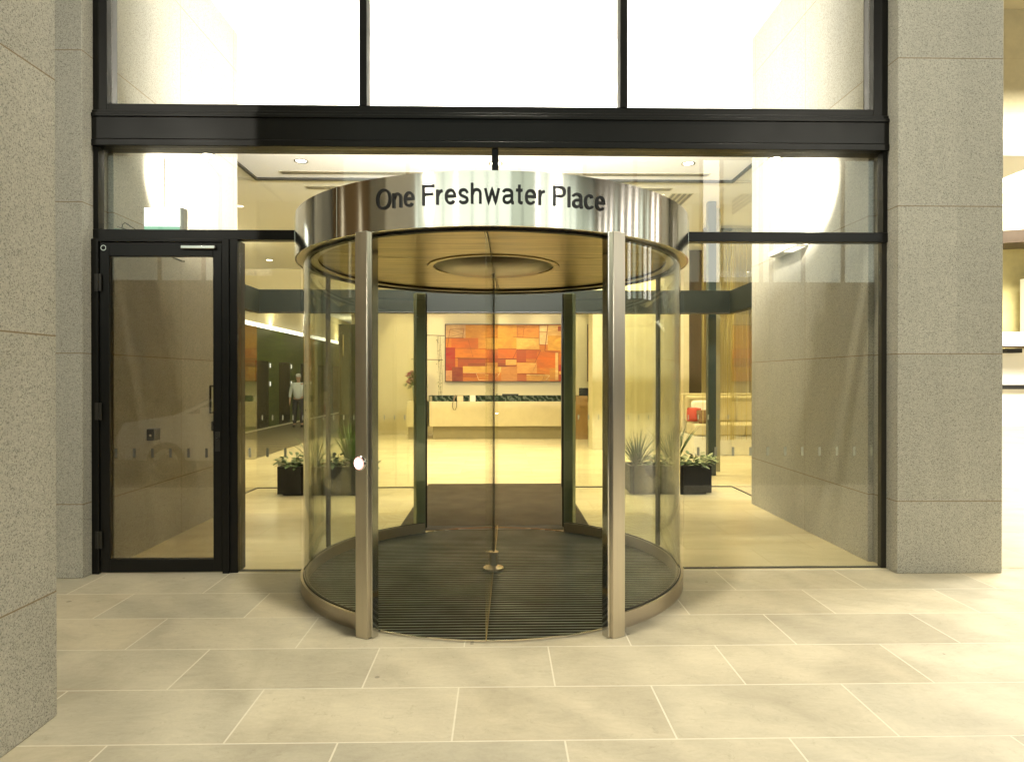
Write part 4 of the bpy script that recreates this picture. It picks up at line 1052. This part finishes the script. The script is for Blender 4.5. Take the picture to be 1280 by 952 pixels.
def street_building():
    lits = [emis('lit shopfront', (1, .97, .88), 5), emis('lit shopfront greenish', (.78, .88, .76), 1.9), emis('lit shopfront dim', (.66, .76, .62), 1.2)]
    def bays(e, xs, horiz, plane, sgn):
        for x, w, k in xs:
            if horiz: f = U(e, boxobj('window', lits[k], (x, x + w, plane, plane + .02, 5.4, 10.2)))
            else: f = U(e, boxobj('window', lits[k], (plane - .02, plane, x, x + w, 5.4, 10.2)))
            mb = MB()
            if horiz: mb.box(x - .05, x, plane, plane + .1, 5.3, 10.3); mb.box(x + w, x + w + .05, plane, plane + .1, 5.3, 10.3)
            else: mb.box(plane - .1, plane, x - .05, x, 5.3, 10.3); mb.box(plane - .1, plane, x + w, x + w + .05, 5.3, 10.3)
            q = mb.build('window_frame', M['blacksteel']); q.parent = f; q.matrix_parent_inverse = Matrix.Identity(4)
    e = empty('opposite_building', (0, -19, 0), 'building across the street with tall lit shopfront bays, seen in reflections', 'building')
    mb = MB(); mb.box(-40, 40, -20.5, -20.0, -.1, 18); U(e, mb.build('wall', plain('brown render', (.16, .11, .06), .8)))
    rr = random.Random(2); xs = []; x = -17
    while x < 36:
        k = rr.choice([1, 1, 2, 0, 1]) if x < 17 else rr.choice([2, 2, 1]); w = rr.uniform(.35, .7) if k == 0 else rr.uniform(1.2, 2.6); xs.append((x, w, k)); x += w + .14  # bays shaped for the band's reflection; dim far ones added to lighten it
    bays(e, xs, True, -19.99, 1)
    e = empty('added_side_building', (30, 0, 0), 'building added beyond the laneway, its tall narrow lit windows put in for reflections', 'building')  # building added so its lit windows give the band bright streaks
    mb = MB(); mb.box(28.0, 28.5, -19.9, 14.5, -.1, 18); U(e, mb.build('wall', plain('pinkish render', (.5, .40, .30), .8)))
    xs = []; y = -18
    while y < 13:
        w = rr.uniform(.4, 1.1); xs.append((y, w, rr.choice([0, 0, 1]))); y += w + rr.uniform(.6, 1.8)
    bays(e, xs, False, 27.99, 1)
street_building()
e = empty('added_side_building', (-30, 0, 0), 'brown building with few lit windows, added at the street end for reflections', 'building')  # building and windows added so the band reflects brown, not black
mb = MB(); mb.box(-28.5, -28.0, -19.9, 14.5, -.1, 18); U(e, mb.build('wall', plain('warm brown render', (.34, .24, .13), .8)))
for y in (-9, -2.5, 4.5): U(e, boxobj('window', emis('lit side window', (1, .9, .65), 1.6), (-27.99, -27.97, y, y + .6, 5.4, 10.2)))

# ------------------------------------------------------------------ lamps
def aim(o, tgt):
    d = Vector(tgt) - Vector(o.location); o.rotation_euler = d.to_track_quat('-Z', 'Y').to_euler()
def spot(loc, tgt, power, col=(1, .9, .7), size=60, blend=.5, rad=.05):
    L = bpy.data.lights.new('lamp', 'SPOT'); L.energy = power; L.color = col; L.spot_size = math.radians(size); L.spot_blend = blend; L.shadow_soft_size = rad
    o = bpy.data.objects.new('lamp', L); COL.objects.link(o); o.location = loc; aim(o, tgt); return o
def area(loc, tgt, power, sx, sy, col=(1, .9, .7), spread=180):
    L = bpy.data.lights.new('lamp', 'AREA'); L.shape = 'RECTANGLE'; L.size = sx; L.size_y = sy; L.energy = power; L.color = col; L.spread = math.radians(spread)
    o = bpy.data.objects.new('lamp', L); COL.objects.link(o); o.location = loc; aim(o, tgt); return o
lens = emis('lamp lens', (1, .95, .82), 14)
def downlight(x, y, z, label, group, r=.07):
    e = empty('ceiling_downlight', (x, y, z), label, 'downlight', group)
    mb = MB(); mb.lathe([(r, -.006), (r + .02, -.006), (r + .02, .0), (r, .0)], (x, y, z), 24); U(e, mb.build('trim_ring', M['chrome']))
    mb = MB(); mb.lathe([(.0, -.003), (r - .002, -.003)], (x, y, z), 24); U(e, mb.build('lens', lens))
WARM = (1, .86, .60); LOB = (1, .84, .43); COOL = (1, .95, .84)
# portico downlights, high over the pavement
for x, p in ((-5.2, 300), (0., 2900), (5.2, 1500)):
    downlight(x, -1.95, ZSOF - .002, 'round downlight in the high portico ceiling', 'portico downlights', .12)
    spot((x, -1.95, ZSOF - .03), (x, -1.95, 0), p, (1, .93, .75), 95, .6, .22)
spot((-5.2, -2.1, ZSOF - .03), (-4.4, -6.4, 0), 5000, (1, .92, .72), 48, .5, .09)  # extra lamp without fitting, added to brighten the car for its reflection
for x in (-8.6, 8.6): spot((x, -13.6, 7.95), (x * .35, -.2, 2.0), 1300, (1, .93, .78), 80, .9, .13)   # added street lamps, put in to brighten the pier fronts
def added_street_lamp(x, y, h, lab):
    e = empty('added_street_lamp', (x, y, -.14), lab, 'street lamp')
    mb = MB(); mb.tube([(x, y, -.14), (x, y, h)], [.09, .05], 16); U(e, mb.build('pole', M['darksteel']))
    mb = MB(); mb.tube([(x, y, h - .05), (x, y + .9, h + .15)], .035, 10); U(e, mb.build('arm', M['darksteel']))
    mb = MB(); mb.box(x - .13, x + .13, y + .85, y + 1.45, h + .12, h + .22); U(e, mb.build('lamp_head', M['darksteel'], bevel=.03))
added_street_lamp(-8.6, -14.8, 7.9, 'added unseen street lamp across the road near the brown building, lighting the pier fronts')
added_street_lamp(8.6, -14.8, 7.9, 'added unseen street lamp across the road on the laneway side, lighting the pier fronts')
# void above the lintel
for x in (-.9, .9): area((x, .30, 3.90), (x, 2.75, 5.3), 340, 1.6, .2, (1, .96, .90), 150)
for x in (-1.55, 1.6):
    e = empty('ceiling_light_panel', (x, 1.5, ZU), 'long flat light panel in the void ceiling behind the upper windows', 'ceiling light', 'void light panels')
    U(e, boxobj('panel', M['white'], (x - 1.15, x + 1.15, 1.22, 1.78, ZU - .06, ZU - .002)))
area((0, .45, 3.72), (0, 3.5, 4.9), 170, 5.5, .15, (1, .95, .86))  # added uplight that stands in for floor bounce on the soffit
# wall washers behind the lintel
for sx in (-1, 1):
    e = empty('wall_washer', (sx * 2.57, .48, 3.62), 'recessed wall washer lamp above the %s' % ('black door' if sx < 0 else 'wide glass bay'), 'lamp')
    mb = MB(); mb.tube([(sx * 2.57, .48, 3.60), (sx * 2.57, .48, 3.66)], .06, 20); U(e, mb.build('lamp_can', M['chrome']))
    mb = MB(); mb.lathe([(0, 0), (.05, 0)], (sx * 2.57, .48, 3.597), 20); U(e, mb.build('lens', emis('washer lens', (1, .93, .8), 40)))
    spot((sx * 2.57, .48, 3.58), (sx * 3.24, 1.2, 3.52), 1000, (1, .93, .80), 70, 1.0, .05)
# vestibule and lobby
for x, y in ((-2.6, 3.3), (0, 3.35), (2.6, 3.3)):
    downlight(x, y, ZV, 'round downlight in the vestibule ceiling', 'vestibule downlights')
    spot((x, y, ZV - .03), (x * .97, y - .35, 0), 250 if x < 1 else 430, (1, .82, .42), 105, .8, .12)
for x in (-5.6, -2.6, .2, 3.0, 5.8):
    for y in (5.6, 8.4, 10.6):
        if x > 2 and y > 8.9: continue
        downlight(x, y, ZV, 'round downlight in the lobby ceiling', 'lobby downlights')
        spot((x, y, ZV - .03), (x, y, 0), 440 if x > -4 else 150, LOB, 130, .7, .08)
area((.3, 7.5, .9), (.3, 7.5, 9), 1, .1, .1)
for x in (-2.7, -1.75, .1, 1.2, 2.25):
    downlight(x, 12.15, ZV, 'small spotlight aimed at the reception back wall', 'picture spotlights', .045)
    spot((x, 12.15, ZV - .03), (x, 13.04, 2.0), 150, (1, .86, .52), 46, .8, .03)
for y in (8, 12.5, 17, 21.5, 26):
    area((-7.35, y, 3.5), (-7.6, y, 4.5), 60, .2, 4.2, (1, .9, .6))
    area((-7.36, y, 3.28), (-7.5, y, 2.2), 20, .08, 4.2, (1, .9, .5))
for y in (15, 20, 25):
    downlight(-5.8, y, ZV, 'round downlight in the lift corridor ceiling', 'corridor downlights')
    spot((-5.8, y, ZV - .03), (-5.8, y, 0), 90, (.9, 1, .7), 100, .6, .06)
# added lamp, without fitting, so the brown building shows in the band's reflection
spot((-16, -8, 9), (-28, -3, 6), 1300, (1, .82, .5), 120, .7, .3)
# laneway
for x, y in ((8.5, 1.5), (10.5, 6), (14.5, 11)):
    spot((x, y, 9.0), (x, y, 0), 5000, COOL, 120, .7, .9)
area((18, 12, 9), (18, 15.6, 3), 2200, 5, 1.5, (1, .93, .76))

# ------------------------------------------------------------------ world, camera, render
w = bpy.data.worlds.new('World'); scene.world = w; w.use_nodes = True
nt = w.node_tree; bg = nt.nodes['Background']
sk = nt.nodes.new('ShaderNodeTexSky'); sk.sky_type = 'NISHITA'; sk.sun_disc = False; sk.sun_elevation = math.radians(1.0); sk.sun_rotation = math.radians(180)
nt.links.new(sk.outputs[0], bg.inputs[0]); bg.inputs[1].default_value = .02
cd = bpy.data.cameras.new('Camera'); cd.sensor_width = 36; cd.lens = 808.456 / 1280 * 36; cd.clip_end = 500; cd.clip_start = .05
cam = bpy.data.objects.new('Camera', cd); COL.objects.link(cam); cam.location = (.0513, -5.4009, 1.6)
cam.rotation_euler = (math.radians(90 - .2406), 0, math.radians(-1.1013))
scene.camera = cam
vs_ = scene.view_settings; vs_.view_transform = 'Standard'; vs_.look = 'None'; vs_.exposure = 0.10; vs_.gamma = 1; vs_.use_curve_mapping = False
cy = scene.cycles; scene.render.engine = 'CYCLES'
cy.use_denoising = True
cy.max_bounces = 8; cy.diffuse_bounces = 3; cy.glossy_bounces = 5; cy.transparent_max_bounces = 40; cy.transmission_bounces = 4
cy.sample_clamp_indirect = 4.0; cy.caustics_reflective = False; cy.caustics_refractive = False
